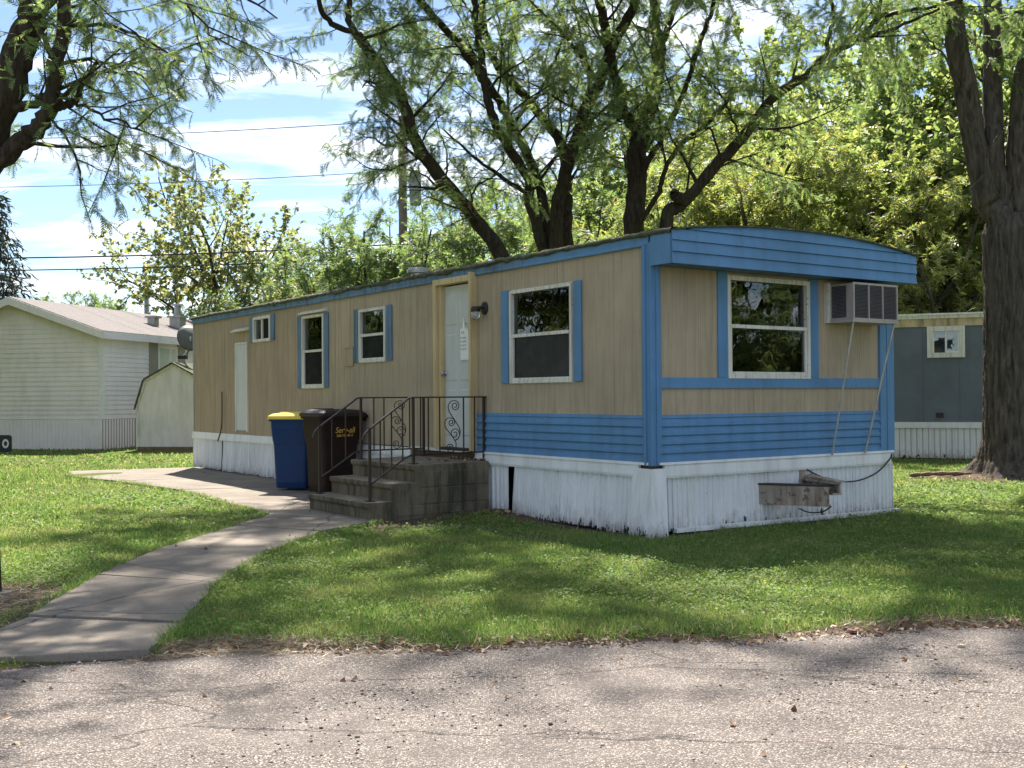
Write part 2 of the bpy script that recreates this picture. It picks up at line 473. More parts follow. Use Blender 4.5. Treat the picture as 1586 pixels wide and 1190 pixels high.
    def bark(name, a, b, moss, ms, sc=(9, 9, 1.6), dist=0.05):
        m = NM(name)
        w = m.coord('Object', scale=sc)
        w1 = m.coord('Object')
        n = m.noise(w, 1.6, 8, 0.65, 0.6)
        c = m.ramp(n, [(0.32, a), (0.68, b)])
        c = m.mix(m.math('MULTIPLY', m.ramp(m.noise(w1, 1.4, 5, 0.6), [(0.45, 0), (0.7, 1)]), ms), c, moss)
        m.principled(c, 0.95, spec=0.15, normal=m.bump(n, dist, 0.9))
    bark('bark_locust', (0.018, 0.013, 0.010), (0.085, 0.066, 0.05), (0.06, 0.068, 0.03), 0.4, sc=(14, 14, 3), dist=0.04)
    bark('bark_maple', (0.028, 0.023, 0.020), (0.165, 0.138, 0.118), (0.10, 0.095, 0.08), 0.3, sc=(10, 10, 1.5), dist=0.05)
    bark('bark_far', (0.04, 0.032, 0.026), (0.12, 0.10, 0.08), (0.09, 0.09, 0.05), 0.3, sc=(5, 5, 1))


make_materials()


# ------------------------------------------------------------------ object helpers
def link(o, parent=None):
    COL.objects.link(o)
    if parent is not None:
        o.parent = parent
    return o


def tag(o, label=None, cat=None, group=None, kind=None):
    if label: o['label'] = label
    if cat: o['category'] = cat
    if group: o['group'] = group
    if kind: o['kind'] = kind
    return o


def empty(name, loc=(0, 0, 0), rz=0.0, label=None, cat=None, group=None):
    o = bpy.data.objects.new(name, None)
    o.empty_display_size = 0.2
    link(o)
    o.location = loc
    o.rotation_euler = (0, 0, rz)
    return tag(o, label, cat, group)


def mesh_np(name, verts, faces, mat, parent=None, smooth=False):
    """verts (n,3), faces (m,k) with constant k"""
    verts = np.asarray(verts, dtype=np.float32)
    faces = np.asarray(faces, dtype=np.int32)
    me = bpy.data.meshes.new(name)
    me.vertices.add(len(verts))
    me.vertices.foreach_set('co', verts.ravel())
    k = faces.shape[1]
    me.loops.add(faces.size)
    me.loops.foreach_set('vertex_index', faces.ravel())
    me.polygons.add(len(faces))
    me.polygons.foreach_set('loop_start', np.arange(0, faces.size, k, dtype=np.int32))
    if smooth:
        me.polygons.foreach_set('use_smooth', np.ones(len(faces), dtype=bool))
    me.update(calc_edges=True)
    me.materials.append(MATS[mat])
    return link(bpy.data.objects.new(name, me), parent)


class MB:
    """collects shapes, builds one mesh object"""
    def __init__(self, fn=None):
        self.v, self.f, self.fn = [], [], fn

    def quad(self, a, b, c, d):
        n = len(self.v)
        self.v += [tuple(a), tuple(b), tuple(c), tuple(d)]
        self.f.append((n, n + 1, n + 2, n + 3))
        return self

    def poly(self, pts):
        n = len(self.v)
        self.v += [tuple(p) for p in pts]
        self.f.append(tuple(range(n, n + len(pts))))
        return self

    def box(self, x0, x1, y0, y1, z0, z1):
        n = len(self.v)
        self.v += [(x0, y0, z0), (x1, y0, z0), (x1, y1, z0), (x0, y1, z0), (x0, y0, z1), (x1, y0, z1), (x1, y1, z1), (x0, y1, z1)]
        self.f += [tuple(n + i for i in q) for q in ((0, 3, 2, 1), (4, 5, 6, 7), (0, 1, 5, 4), (1, 2, 6, 5), (2, 3, 7, 6), (3, 0, 4, 7))]
        return self

    def hull8(self, pts):
        """box from 8 points ordered like box()"""
        n = len(self.v)
        self.v += [tuple(p) for p in pts]
        self.f += [tuple(n + i for i in q) for q in ((0, 3, 2, 1), (4, 5, 6, 7), (0, 1, 5, 4), (1, 2, 6, 5), (2, 3, 7, 6), (3, 0, 4, 7))]
        return self

    def extrude(self, prof, u0, u1, place):
        """closed profile prof [(a,b)] swept u0->u1; place(u,a,b)->xyz"""
        n = len(self.v)
        k = len(prof)
        self.v += [tuple(place(u0, a, b)) for a, b in prof] + [tuple(place(u1, a, b)) for a, b in prof]
        for i in range(k):
            j = (i + 1) % k
            self.f.append((n + i, n + j, n + k + j, n + k + i))
        self.f.append(tuple(n + i for i in range(k))[::-1])
        self.f.append(tuple(n + k + i for i in range(k)))
        return self

    def tube(self, pts, r, seg=8, caps=True):
        V, F = tube_np(pts, r if hasattr(r, '__len__') else [r] * len(pts), seg)
        n = len(self.v)
        self.v += [tuple(p) for p in V]
        self.f += [tuple(int(i) + n for i in q) for q in F]
        if caps:
            self.f.append(tuple(n + i for i in range(seg))[::-1])
            m = n + (len(pts) - 1) * seg
            self.f.append(tuple(m + i for i in range(seg)))
        return self

    def loft(self, rings, cap=True):
        n = len(self.v)
        k = len(rings[0])
        for r in rings:
            self.v += [tuple(p) for p in r]
        for i in range(len(rings) - 1):
            for j in range(k):
                a, b = n + i * k + j, n + i * k + (j + 1) % k
                self.f.append((a, b, b + k, a + k))
        if cap:
            self.f.append(tuple(n + j for j in range(k))[::-1])
            self.f.append(tuple(n + (len(rings) - 1) * k + j for j in range(k)))
        return self

    def build(self, name, mat, parent=None, smooth=False, bevel=0.0, recalc=True):
        me = bpy.data.meshes.new(name)
        v = [self.fn(*p) for p in self.v] if self.fn else self.v
        me.from_pydata(v, [], self.f)
        me.update()
        if recalc or bevel:
            bm = bmesh.new()
            bm.from_mesh(me)
            bmesh.ops.recalc_face_normals(bm, faces=bm.faces)
            if bevel:
                bmesh.ops.remove_doubles(bm, verts=bm.verts, dist=1e-5)
                ed = [e for e in bm.edges if len(e.link_faces) == 2 and e.calc_face_angle(0) > 0.5]
                bmesh.ops.bevel(bm, geom=ed, offset=bevel, segments=2, profile=0.6, affect='EDGES', clamp_overlap=True)
            bm.to_mesh(me)
            bm.free()
        if smooth:
            me.polygons.foreach_set('use_smooth', np.ones(len(me.polygons), dtype=bool))
        me.materials.append(MATS[mat])
        return link(bpy.data.objects.new(name, me), parent)


def tube_np(pts, radii, seg):
    P = np.asarray([tuple(p) for p in pts], dtype=np.float64)
    n = len(P)
    T = np.empty_like(P)
    T[1:-1] = P[2:] - P[:-2]
    T[0] = P[1] - P[0]
    T[-1] = P[-1] - P[-2]
    T /= np.maximum(np.linalg.norm(T, axis=1, keepdims=True), 1e-9)
    ref = np.array([0.0, 0, 1]) if abs(T[0, 2]) < 0.9 else np.array([1.0, 0, 0])
    u = np.cross(T[0], ref); u /= np.linalg.norm(u)
    a = np.linspace(0, 2 * math.pi, seg, endpoint=False)
    ca, sa = np.cos(a), np.sin(a)
    V = np.empty((n * seg, 3))
    for i in range(n):
        u = u - T[i] * np.dot(u, T[i])
        u /= max(np.linalg.norm(u), 1e-9)
        w = np.cross(T[i], u)
        V[i * seg:(i + 1) * seg] = P[i] + radii[i] * (ca[:, None] * u + sa[:, None] * w)
    i = np.arange(n - 1)[:, None] * seg
    j = np.arange(seg)[None, :]
    jn = (j + 1) % seg
    F = np.stack([i + j, i + jn, i + seg + jn, i + seg + j], axis=-1).reshape(-1, 4)
    return V, F


def smooth_path(pts, n=6):
    """Catmull-Rom through points"""
    P = [Vector(p) for p in pts]
    P = [P[0] * 2 - P[1]] + P + [P[-1] * 2 - P[-2]]
    out = []
    for i in range(1, len(P) - 2):
        a, b, c, d = P[i - 1], P[i], P[i + 1], P[i + 2]
        for k in range(n):
            t = k / n
            out.append(0.5 * ((2 * b) + (c - a) * t + (2 * a - 5 * b + 4 * c - d) * t * t + (3 * b - a - 3 * c + d) * t ** 3))
    out.append(P[-2])
    return out


def pnoise(x, y, s=1.0, seed=0):
    """cheap smooth value noise, numpy arrays in, about -1..1"""
    r = np.random.default_rng(seed)
    tot = 0
    for k in range(4):
        for _ in range(3):
            th, ph, fr = r.uniform(0, 6.28), r.uniform(0, 6.28), (2 ** k) * s * r.uniform(0.7, 1.3)
            tot = tot + np.sin((x * math.cos(th) + y * math.sin(th)) * fr + ph) / (1.6 ** k)
    return tot / 4.5


def in_poly(x, y, poly):
    c = np.zeros(x.shape, dtype=bool)
    n = len(poly)
    for i in range(n):
        x1, y1 = poly[i][0], poly[i][1]
        x2, y2 = poly[(i + 1) % n][0], poly[(i + 1) % n][1]
        if y1 == y2: continue
        c ^= ((y1 > y) != (y2 > y)) & (x < (x2 - x1) * (y - y1) / (y2 - y1) + x1)
    return c


def seg_dist(x, y, a, b):
    ax, ay, bx, by = a[0], a[1], b[0], b[1]
    t = np.clip(((x - ax) * (bx - ax) + (y - ay) * (by - ay)) / ((bx - ax) ** 2 + (by - ay) ** 2), 0, 1)
    return np.hypot(x - ax - t * (bx - ax), y - ay - t * (by - ay))


# ------------------------------------------------------------------ ground, road, walk
RE_X = [-400, -30, -8, -2.66, -1.95, -1.04, 0, 1.1, 1.88, 3.0, 8, 40, 400]
RE_Y = [5.0, 5.0, 5.35, 5.66, 5.86, 5.98, 6.03, 6.16, 6.34, 6.45, 6.9, 8.5, 8.5]


def road_edge(x):
    return np.interp(x, RE_X, RE_Y) + 0.05 * np.sin(x * 3.1) + 0.03 * np.sin(x * 7.7 + 1)


WALK_L = [(-3.02, 5.62), (-2.99, 6.78), (-3.14, 8.3), (-3.12, 9.9), (-2.90, 11.5), (-2.76, 12.45), (-3.49, 13.72), (-4.85, 16.0), (-6.35, 17.72), (-7.59, 18.82), (-8.24, 20.35)]
WALK_R = [(-1.94, 5.84), (-1.97, 6.52), (-2.13, 7.9), (-2.12, 9.5), (-1.90, 10.9), (-1.42, 11.75), (-1.30, 14.3), (-2.85, 16.5), (-4.35, 18.7), (-5.2, 20.0), (-6.1, 21.3)]
WALK_POLY = WALK_L + WALK_R[::-1]
HOME_POLY = [tuple(hw(x, y)[:2]) for x, y in ((0, 0), (3.66, 0), (3.66, 13.05), (0, 13.05))]
STEP_POLY = [tuple(hw(x, y)[:2]) for x, y in ((-1.66, 2.70), (0, 2.70), (0, 4.27), (-1.66, 4.27))]
TRUNK_XY = (7.63, 17.0)


def bare_mask(x, y):
    n = pnoise(x, y, 2.3, 3)
    b = np.clip(1 - (y - road_edge(x)) / (0.16 + 0.14 * n), 0, 1)
    b = np.maximum(b, np.clip(1.25 - (y - road_edge(x)) / 0.25, 0, 1) * ((x > -2.0) & (x < -1.0)))
    b = np.maximum(b, np.clip(1 - (y - road_edge(x)) / 0.42, 0, 1) * (x > 1.9))
    dw = np.full(x.shape, 9.0)
    for i in range(len(WALK_L) - 1):
        dw = np.minimum(dw, seg_dist(x, y, WALK_L[i], WALK_L[i + 1]))
    b = np.maximum(b, np.clip(1.1 - dw / 0.13, 0, 1))
    dr = np.full(x.shape, 9.0)
    for i in range(6):
        dr = np.minimum(dr, seg_dist(x, y, WALK_R[i], WALK_R[i + 1]))
    b = np.maximum(b, np.clip(0.8 - dr / 0.07, 0, 1))
    b = np.maximum(b, np.clip(1.5 - np.hypot((x + 3.55) / 0.55, (y - 7.35) / 0.62), 0, 1))
    e = seg_dist(x, y, hw(0.0, -0.02), hw(3.7, -0.02))
    b = np.maximum(b, np.clip(1.3 - e / (0.22 + 0.1 * n), 0, 1))
    e = seg_dist(x, y, hw(-0.02, 0.2), hw(-0.02, 2.7))
    b = np.maximum(b, np.clip(1.35 - e / 0.26, 0, 1))
    e = seg_dist(x, y, hw(-1.6, 2.62), hw(0, 2.62))
    b = np.maximum(b, np.clip(1.2 - e / 0.2, 0, 1))
    b = np.maximum(b, np.clip(1.9 - np.hypot(x - TRUNK_XY[0], y - TRUNK_XY[1]) / 0.62 + 0.2 * n, 0, 1))
    b = np.maximum(b, np.clip(1.4 - np.hypot((x - 6.9) / 0.8, (y - 17.2) / 0.35), 0, 1))
    b = np.maximum(b, np.clip(0.75 * (pnoise(x, y, 1.5, 12) - 0.45) * 3, 0, 0.65))
    return b


def ground_z(x, y):
    z = 0.022 * pnoise(x, y, 1.1, 5) * np.clip((y - 6.2) / 1.5, 0, 1)
    # soil banked against the landing and the trunk
    d = seg_dist(x, y, hw(-0.5, 2.55), hw(0.3, 1.8))
    z = z + 0.05 * np.exp(-(d / 0.35) ** 2)
    z = z + 0.10 * np.exp(-(np.hypot(x - TRUNK_XY[0], y - TRUNK_XY[1]) / 0.9) ** 2)
    return z - 0.012 - 0.045 * np.exp(-np.maximum(y - road_edge(x), 0) / 0.10)


def make_ground():
    gx = np.concatenate([-np.geomspace(700, 16, 14)[:-1], np.arange(-16, 14.01, 0.12), np.geomspace(14, 700, 14)[1:]])
    ty = np.arange(0, 1.0001, 1 / 215)
    rows_y = 24.5 * ty
    gy_far = np.geomspace(24.5, 900, 22)[1:]
    X, V = np.meshgrid(gx, np.concatenate([rows_y, gy_far]))
    E = road_edge(X)
    Y = E + V - 0.02
    Z = ground_z(X, Y)
    Z = np.where(V > 24.5, -0.012, Z)
    nx, ny = len(gx), X.shape[0]
    i = np.arange(ny - 1)[:, None] * nx + np.arange(nx - 1)[None, :]
    F = np.stack([i, i + 1, i + nx + 1, i + nx], -1).reshape(-1, 4)
    o = mesh_np('ground', np.stack([X, Y, Z], -1).reshape(-1, 3), F, 'ground_soil', smooth=True)
    a = o.data.attributes.new('bare', 'FLOAT', 'POINT')
    a.data.foreach_set('value', bare_mask(X.ravel(), Y.ravel()).astype(np.float32))
    tag(o, 'lawn soil under the grass around the homes', kind='structure')
    # lawn on the other side of the road, behind the viewer
    o = mesh_np('verge', [(-700, -700, -0.02), (700, -700, -0.02), (700, -2.6, -0.02), (-700, -2.6, -0.02)], [(0, 1, 2, 3)], 'ground_soil')
    tag(o, 'grass verge across the road', kind='structure')
    # road sheet
    gx = np.concatenate([[-700, -200, -60, -20], np.arange(-8, 8.01, 0.12), [20, 60, 200, 700]])
    ts = np.linspace(0, 1, 70)
    X, T = np.meshgrid(gx, ts)
    Y = -3.2 + (road_edge(X) + 0.25 + 3.2) * T
    Z = -0.040 + 0.008 * pnoise(X, Y, 1.6, 8) - 0.03 * np.clip((Y - road_edge(X) + 0.15) / 0.4, 0, 1)
    nx, ny = len(gx), len(ts)
    i = np.arange(ny - 1)[:, None] * nx + np.arange(nx - 1)[None, :]
    F = np.stack([i, i + 1, i + nx + 1, i + nx], -1).reshape(-1, 4)
    o = mesh_np('road', np.stack([X, Y, Z], -1).reshape(-1, 3), F, 'road_chip', smooth=True)
    tag(o, 'weathered chip seal park road with fine cracks', kind='structure')


make_ground()


def make_walk():
    w = empty('walkway', (0, 0, 0))
    tag(w, 'concrete walk and pad leading to the steps', kind='structure')
    for i in range(len(WALK_L) - 1):
        g = 0.012
        l0, l1, r0, r1 = (Vector((*p, 0)) for p in (WALK_L[i], WALK_L[i + 1], WALK_R[i], WALK_R[i + 1]))
        dl, dr = (l1 - l0).normalized() * g, (r1 - r0).normalized() * g
        if i in (2, 5, 7):
            dl, dr = dl * 0.4, dr * 0.4
        l0, l1, r0, r1 = l0 + dl, l1 - dl, r0 + dr, r1 - dr
        m = MB()
        top = 0.004 + 0.004 * ((i * 7) % 3) - (0.008 if i == 0 else 0)
        n = 10
        rng = random.Random(i)
        A = [l0.lerp(l1, k / n) + Vector((rng.uniform(-.012, .012), 0, 0)) for k in range(n + 1)]
        B = [r0.lerp(r1, k / n) + Vector((rng.uniform(-.012, .012), 0, 0)) for k in range(n + 1)]
        ring = A + B[::-1]
        tilt = rng.uniform(-0.006, 0.006)
        lo = [(p.x, p.y, -0.13) for p in ring]
        hi = [(p.x, p.y, top + tilt * (k > n)) for k, p in enumerate(ring)]
        m.loft([lo, hi])
        m.build('concrete_slab', 'concrete', w, bevel=0.006)


make_walk()

# ------------------------------------------------------------------ the blue and tan mobile home
HOME = empty('mobile_home', HOME_O, HOME_A, 'tan and blue single wide mobile home with white metal skirting behind the concrete steps', 'mobile home')
HLEN, HWID = 13.05, 3.66
ZF, ZBELLY, ZTOP = 0.66, 1.11, 2.77


def LONG(n, u, z):    # n outward from the long wall, u along it
    return (-n, u, z)


def END(n, u, z):     # n outward from the front end wall, u to the right
    return (u, -n, z)


def BACK(n, u, z):
    return (HWID + n, u, z)


LONG_OPEN = [(1.22, 2.31, 1.50, 2.49), (3.06, 3.86, 0.70, 2.70), (5.30, 6.02, 1.84, 2.53), (7.23, 7.95, 1.50, 2.56), (9.27, 9.94, 2.31, 2.66)]
END_OPEN = [(1.05, 2.22, 1.53, 2.50)]
BACK_OPEN = [(1.20, 2.75, 1.35, 2.45)]


def ribbed(fn, u0, u1, z0, z1, opens, rng, pitch=(0.045, 0.085), depth=0.006, base=0.0):
    full = [o for o in opens if o[0] - 0.03 < u0 and o[1] + 0.03 > u1]
    if full:          # the opening cuts the sheet in two: one piece below, one above
        o, out = full[0], []
        rest = [q for q in opens if q is not o]
        if o[2] > z0 + 0.05: out += ribbed(fn, u0, u1, z0, o[2], rest, rng, pitch, depth, base)
        if o[3] < z1 - 0.01: out += ribbed(fn, u0, u1, o[3], z1, rest, rng, pitch, depth, base)
        return out
    m = MB(fn)
    u = u0
    while u < u1 - 1e-4:
        p = min(rng.uniform(*pitch), u1 - u)
        if u1 - u - p < 0.02: p = u1 - u
        g = min(0.014, p * 0.3)
        prof = [(u, 0), (u + p - g, 0.0), (u + p - g * 0.65, -depth), (u + p - g * 0.25, -depth), (u + p, 0)]
        mid = u + p / 2
        spans = [(z0, z1)]
        for (a, b, c, d) in opens:
            if a - 0.005 < mid < b + 0.005:
                new = []
                for s in spans:
                    if c > s[0] + 1e-3: new.append((s[0], min(c, s[1])))
                    if d < s[1] - 1e-3: new.append((max(d, s[0]), s[1]))
                spans = new
        for s in spans:
            for k in range(4):
                (ua, na), (ub, nb) = prof[k], prof[k + 1]
                m.quad((na + base, ua, s[0]), (nb + base, ub, s[0]), (nb + base, ub, s[1]), (na + base, ua, s[1]))
        u += p
    return [m]


def lining(fn, u0, u1, z0, z1, opens, n0, name):
    """inner wall: thickness n0-0.07..n0 with openings"""
    us = sorted({u0, u1} | {v for o in opens for v in o[:2]})
    m = MB(fn)
    for a, b in zip(us[:-1], us[1:]):
        mid = (a + b) / 2
        zs = [(z0, z1)]
        for o in opens:
            if o[0] < mid < o[1]:
                zs = [(z0, o[2]), (o[3], z1)]
        for c, d in zs:
            m.box(n0 - 0.07, n0, a, b, c, d)
    return m.build(name, 'interior', HOME)


def build_home():
    rng = random.Random(3)
    # vertical ribbed siding, sheet by sheet
    cuts = [0.09, 0.55, 1.02, 1.52, 2.02, 2.52, 3.06, 3.50, 3.98, 4.46, 4.92, 5.40, 5.88, 6.36, 6.84, 7.32, 7.80, 8.28, 8.76, 9.24, 9.72, 10.21, 10.94, 11.39, 11.92, 12.48, 13.04]
    for i, (a, b) in enumerate(zip(cuts[:-1], cuts[1:])):
        z0 = ZBELLY if b <= 3.07 else ZF + 0.03
        m = ribbed(LONG, a + 0.001, b - 0.001, z0, ZTOP, LONG_OPEN, rng, (0.10, 0.14) if a > 10 else (0.03, 0.055), depth=0.006 if a > 10 else 0.0035, base=rng.uniform(0, 0.0012))
        for q in m:
            q.build('siding_panel', 'tan_dark' if a > 7 else 'tan_paint', HOME)
    for a, b in ((0.10, 0.45), (0.45, 0.88), (0.88, 1.4), (1.4, 1.9), (1.9, 2.42), (2.42, 2.9), (2.9, 3.46)):
        for q in ribbed(END, a + 0.0005, b - 0.0005, ZBELLY, 2.60, END_OPEN, rng, (0.025, 0.042), depth=0.003, base=rng.uniform(0, 0.0008)):
            q.build('siding_panel', 'tan_paint', HOME)
    for a in np.arange(0.05, 13.0, 1.3):
        for q in ribbed(BACK, a, min(a + 1.298, 13.04), ZF, ZTOP, BACK_OPEN, rng, (0.1, 0.12)):
            q.build('siding_panel', 'tan_paint', HOME)
    ribbed(lambda n, u, z: (u, HLEN + n, z), 0.02, HWID - 0.02, ZF, ZTOP, [], rng, (0.1, 0.12))[0].build('siding_panel', 'tan_dark', HOME)
    # inner shell, floor and ceiling
    lining(LONG, 0.02, HLEN - 0.02, ZF + .02, ZTOP, LONG_OPEN, -0.012, 'inner_wall')
    lining(END, 0.10, HWID - 0.10, ZF + .02, 2.84, END_OPEN, -0.012, 'inner_wall')
    lining(BACK, 0.02, HLEN - 0.02, ZF + .02, ZTOP, BACK_OPEN, -0.012, 'inner_wall')
    MB().box(0.09, HWID - 0.09, 4.3, 4.36, ZF, ZTOP).build('partition', 'interior', HOME)
    MB().box(0.03, HWID - 0.03, 0.03, HLEN - 0.03, ZF - 0.12, ZF + 0.015).build('floor_deck', 'interior_floor', HOME)
    MB().box(0.03, HWID - 0.03, 0.03, HLEN - 0.03, ZTOP - 0.06, ZTOP - 0.01).build('ceiling_deck', 'interior', HOME)

    # blue belly: five lapped courses on the near wall, five on the end
    nC = 5
    h = (ZBELLY - ZF - 0.02) / nC
    for fn, u0, u1 in ((LONG, 0.09, 3.05), (END, 0.10, HWID - 0.20)):
        for k in range(nC):
            z0 = ZF + 0.02 + k * h
            prof = [(-0.004, z0), (0.020, z0), (0.024, z0 + 0.008), (0.022, z0 + h * 0.45), (0.012, z0 + h * 0.55), (0.010, z0 + h * 0.86), (0.004, z0 + h), (-0.004, z0 + h)]
            MB(fn).extrude(prof, u0, u1, lambda u, a, b: (a, u, b)).build('belly_course', 'blue_paint', HOME)
        MB(fn).extrude([(-.004, ZBELLY - 0.003), (0.017, ZBELLY - 0.003), (0.014, ZBELLY + 0.028), (-.004, ZBELLY + 0.030)], u0, u1, lambda u, a, b: (a, u, b)).build('belly_cap', 'blue_paint', HOME)
    # corner posts
    for (x0, x1, y0, y1) in ((-0.030, 0.010, 0.0, 0.10), (-0.030, 0.10, -0.032, 0.0)):
        MB().box(x0, x1, y0, y1, ZF - 0.005, 2.79).build('corner_post', 'blue_paint', HOME, bevel=0.006)
    MB().box(-0.045, -0.029, 0.035, 0.062, ZF, 2.78).build('post_bead', 'blue_paint', HOME)
    MB().box(0.028, 0.056, -0.046, -0.031, ZF, 2.58).build('post_bead', 'blue_paint', HOME)
    for x0, x1 in ((3.44, 3.55), (3.56, 3.69)):
        MB().box(x0, x1, -0.03, 0.004, ZF - 0.005, 2.60).build('corner_post', 'blue_paint', HOME, bevel=0.006)
    MB().box(3.665, 3.695, 0.004, 0.10, ZF - 0.005, 2.78).build('corner_post', 'blue_paint', HOME, bevel=0.006)
    MB().box(-0.014, 0.006, HLEN - 0.03, HLEN + 0.012, ZF, 2.76).build('corner_trim', 'galv', HOME)
    # band and window boards on the end wall
    MB(END).box(-0.004, 0.022, 0.10, 3.44, 1.395, 1.502).build('wall_band', 'blue_paint', HOME, bevel=0.004)
    for a, b in ((0.885, 1.02), (2.255, 2.405)):
        MB(END).box(-0.004, 0.018, a, b, 1.503, 2.60).build('window_board', 'blue_paint', HOME, bevel=0.004)
    # long fascia in three lengths, with joints
    for a, b in ((-0.0, 2.06), (2.066, 8.55), (8.556, HLEN + 0.02)):
        MB(LONG).extrude([(-0.01, ZTOP - 0.012), (0.032, ZTOP - 0.012), (0.036, ZTOP + 0.0), (0.030, ZTOP + 0.02), (0.034, ZTOP + 0.085), (-0.01, ZTOP + 0.09)], a, b, lambda u, a_, b_: (a_, u, b_)).build('fascia', 'blue_paint' if a < 2 else 'blue_old', HOME)
    MB(BACK).box(-0.01, 0.03, 0, HLEN, ZTOP - 0.01, ZTOP + 0.09).build('fascia', 'blue_old', HOME)
    MB(lambda n, u, z: (u, HLEN + n, z)).box(0.0, 0.03, 0, HWID, ZTOP - 0.01, ZTOP + 0.09).build('fascia', 'blue_old', HOME)

    # bowed roof
    def arc(x):
        t = (x - HWID / 2) / (HWID / 2 + 0.03)
        return 2.875 + 0.125 * (1 - abs(t) ** 2.2)
    xs = np.linspace(-0.03, HWID + 0.03, 17)
    ys = np.concatenate([[-0.335], np.linspace(0, HLEN + 0.03, 60)])
    m = MB()
    for i in range(len(ys) - 1):
        for j in range(16):
            m.quad((xs[j], ys[i], arc(xs[j])), (xs[j + 1], ys[i], arc(xs[j + 1])), (xs[j + 1], ys[i + 1], arc(xs[j + 1])), (xs[j], ys[i + 1], arc(xs[j])))
    m.build('roof', 'moss_roof', HOME, smooth=True)
    # ragged rolled roofing hanging over the long edge
    n = 420
    r2 = np.random.default_rng(4)
    yy = np.linspace(-0.33, HLEN + 0.04, n)
    wob = np.convolve(r2.normal(0, 1, n + 8), np.ones(5) / 5, 'same')[:n]
    top = 2.888 + 0.016 * np.abs(wob) + 0.012 * r2.random(n)
    bot = 2.852 - 0.022 * np.clip(wob, -0.2, 1.5) - 0.008 * r2.random(n)
    out = 0.052 + 0.012 * np.abs(np.roll(wob, 7))
    V = np.concatenate([np.stack([-out * 0 + 0.05, yy, top + 0.004], 1), np.stack([-out * 0.6, yy, top], 1), np.stack([-out, yy, (top + bot) / 2], 1), np.stack([-out + 0.008, yy, bot], 1), np.stack([-0.02 + 0 * yy, yy, bot + 0.01], 1)])
    i = np.arange(n - 1)
    F = np.concatenate([np.stack([k * n + i, k * n + i + 1, (k + 1) * n + i + 1, (k + 1) * n + i], 1) for k in range(4)])
    mesh_np('roof_edge', V, F, 'moss_roof', HOME)

    # blue front visor: lapped courses clipped by the bow
    zs = [2.56, 2.668, 2.776, 2.884, 3.02]
    xs = np.linspace(-0.03, HWID + 0.03, 33)
    for k in range(4):
        m = MB(END)
        lo, hi = zs[k] + (0.003 if k else 0), zs[k + 1]
        cols = [(x, lo, min(hi, arc(x) - 0.006)) for x in xs]
        cols = [c for c in cols if c[2] > lo + 0.004]
        for a, b in zip(cols[:-1], cols[1:]):
            f0, f1 = 0.345, 0.328
            m.hull8([(f1 - 0.02, a[0], a[1]), (f0, a[0], a[1]), (f0, b[0], b[1]), (f1 - 0.02, b[0], b[1]),
                     (f1 - 0.02, a[0], a[2]), (f1, a[0], a[2]), (f1, b[0], b[2]), (f1 - 0.02, b[0], b[2])])
        m.build('visor_course', 'blue_paint', HOME)
    for x0, x1 in ((-0.030, -0.012), (HWID + 0.012, HWID + 0.030)):
        MB(END).box(0.032, 0.326, x0, x1, 2.562, 2.872).build('visor_side', 'blue_paint', HOME)
    MB(END).box(0.0, 0.322, -0.010, HWID + 0.010, 2.568, 2.585).build('soffit', 'blue_old', HOME)
    m = MB(END)
    for a, b in zip(xs[:-1], xs[1:]):
        m.hull8([(0.31, a, arc(a) - 0.006), (0.358, a, arc(a) - 0.006), (0.358, b, arc(b) - 0.006), (0.31, b, arc(b) - 0.006),
                 (0.31, a, arc(a) + 0.008), (0.358, a, arc(a) + 0.008), (0.358, b, arc(b) + 0.008), (0.31, b, arc(b) + 0.008)])
    m.build('drip_edge', 'moss_roof', HOME)

    # white skirting panels
    def skirt(fn, u0, u1, zt, zb, name='skirting_panel', lean=0.0, skew=0.0, seed=0, n0=0.004):
        r = random.Random(seed)
        m = MB(fn)
        u = u0
        while u < u1 - 1e-4:
            p = min(r.choice((0.062, 0.074, 0.10)), u1 - u)
            prof = [(u, 0), (u + p * 0.66, 0.0), (u + p * 0.72, 0.017), (u + p * 0.93, 0.017), (u + p, 0)]
            jag = [zb + r.choice((0, 0, 0, 0.006, 0.02)) for _ in range(4)]
            for k in range(4):
                (ua, na), (ub, nb) = prof[k], prof[k + 1]
                m.quad((n0 + na + lean, ua + skew, jag[k]), (n0 + nb + lean, ub + skew, jag[k]), (n0 + nb, ub, zt), (n0 + na, ua, zt))
            u += p
        return m.build(name, 'white_skirt', HOME)
    edges = [0.12, 0.78, 1.42, 2.02, 2.26]
    for i, (a, b) in enumerate(zip(edges[:-1], edges[1:])):
        skirt(LONG, a, b - 0.004, ZF - 0.10, 0.0 - 0.02 * (i == 0), lean=0.035 + 0.006 * (i % 2), skew=0.0, seed=i)
    skirt(LONG, 2.40, 2.72, ZF - 0.10, 0.03, seed=9)
    skirt(LONG, 2.72, 4.62, ZF - 0.10, 0.0, seed=10)
    edges = [4.62, 5.5, 6.4, 7.3, 8.2, 8.9, 9.55, 10.2, 10.8, 11.42]
    for i, (a, b) in enumerate(zip(edges[:-1], edges[1:])):
        skirt(LONG, a, b - 0.008, ZF - 0.08, 0.02, lean=0.005 + 0.012 * (i % 3), skew=0.012 * (i % 2), seed=20 + i)
    for i, (a, b) in enumerate(((11.52, 12.3), (12.3, 13.05))):
        skirt(LONG, a, b - 0.006, ZF - 0.08, 0.02, lean=0.008, skew=0.03 * (i == 0), seed=40 + i)
    edges = [0.13, 0.74, 1.34, 1.62, 2.3, 2.95, 3.42, 3.66]
    for i, (a, b) in enumerate(zip(edges[:-1], edges[1:])):
        skirt(END, a, b - 0.003, ZF - 0.10, 0.02 - 0.005 * i, lean=0.012 * ((i + 1) % 2), seed=60 + i, n0=0.004 if i != 2 else -0.012)
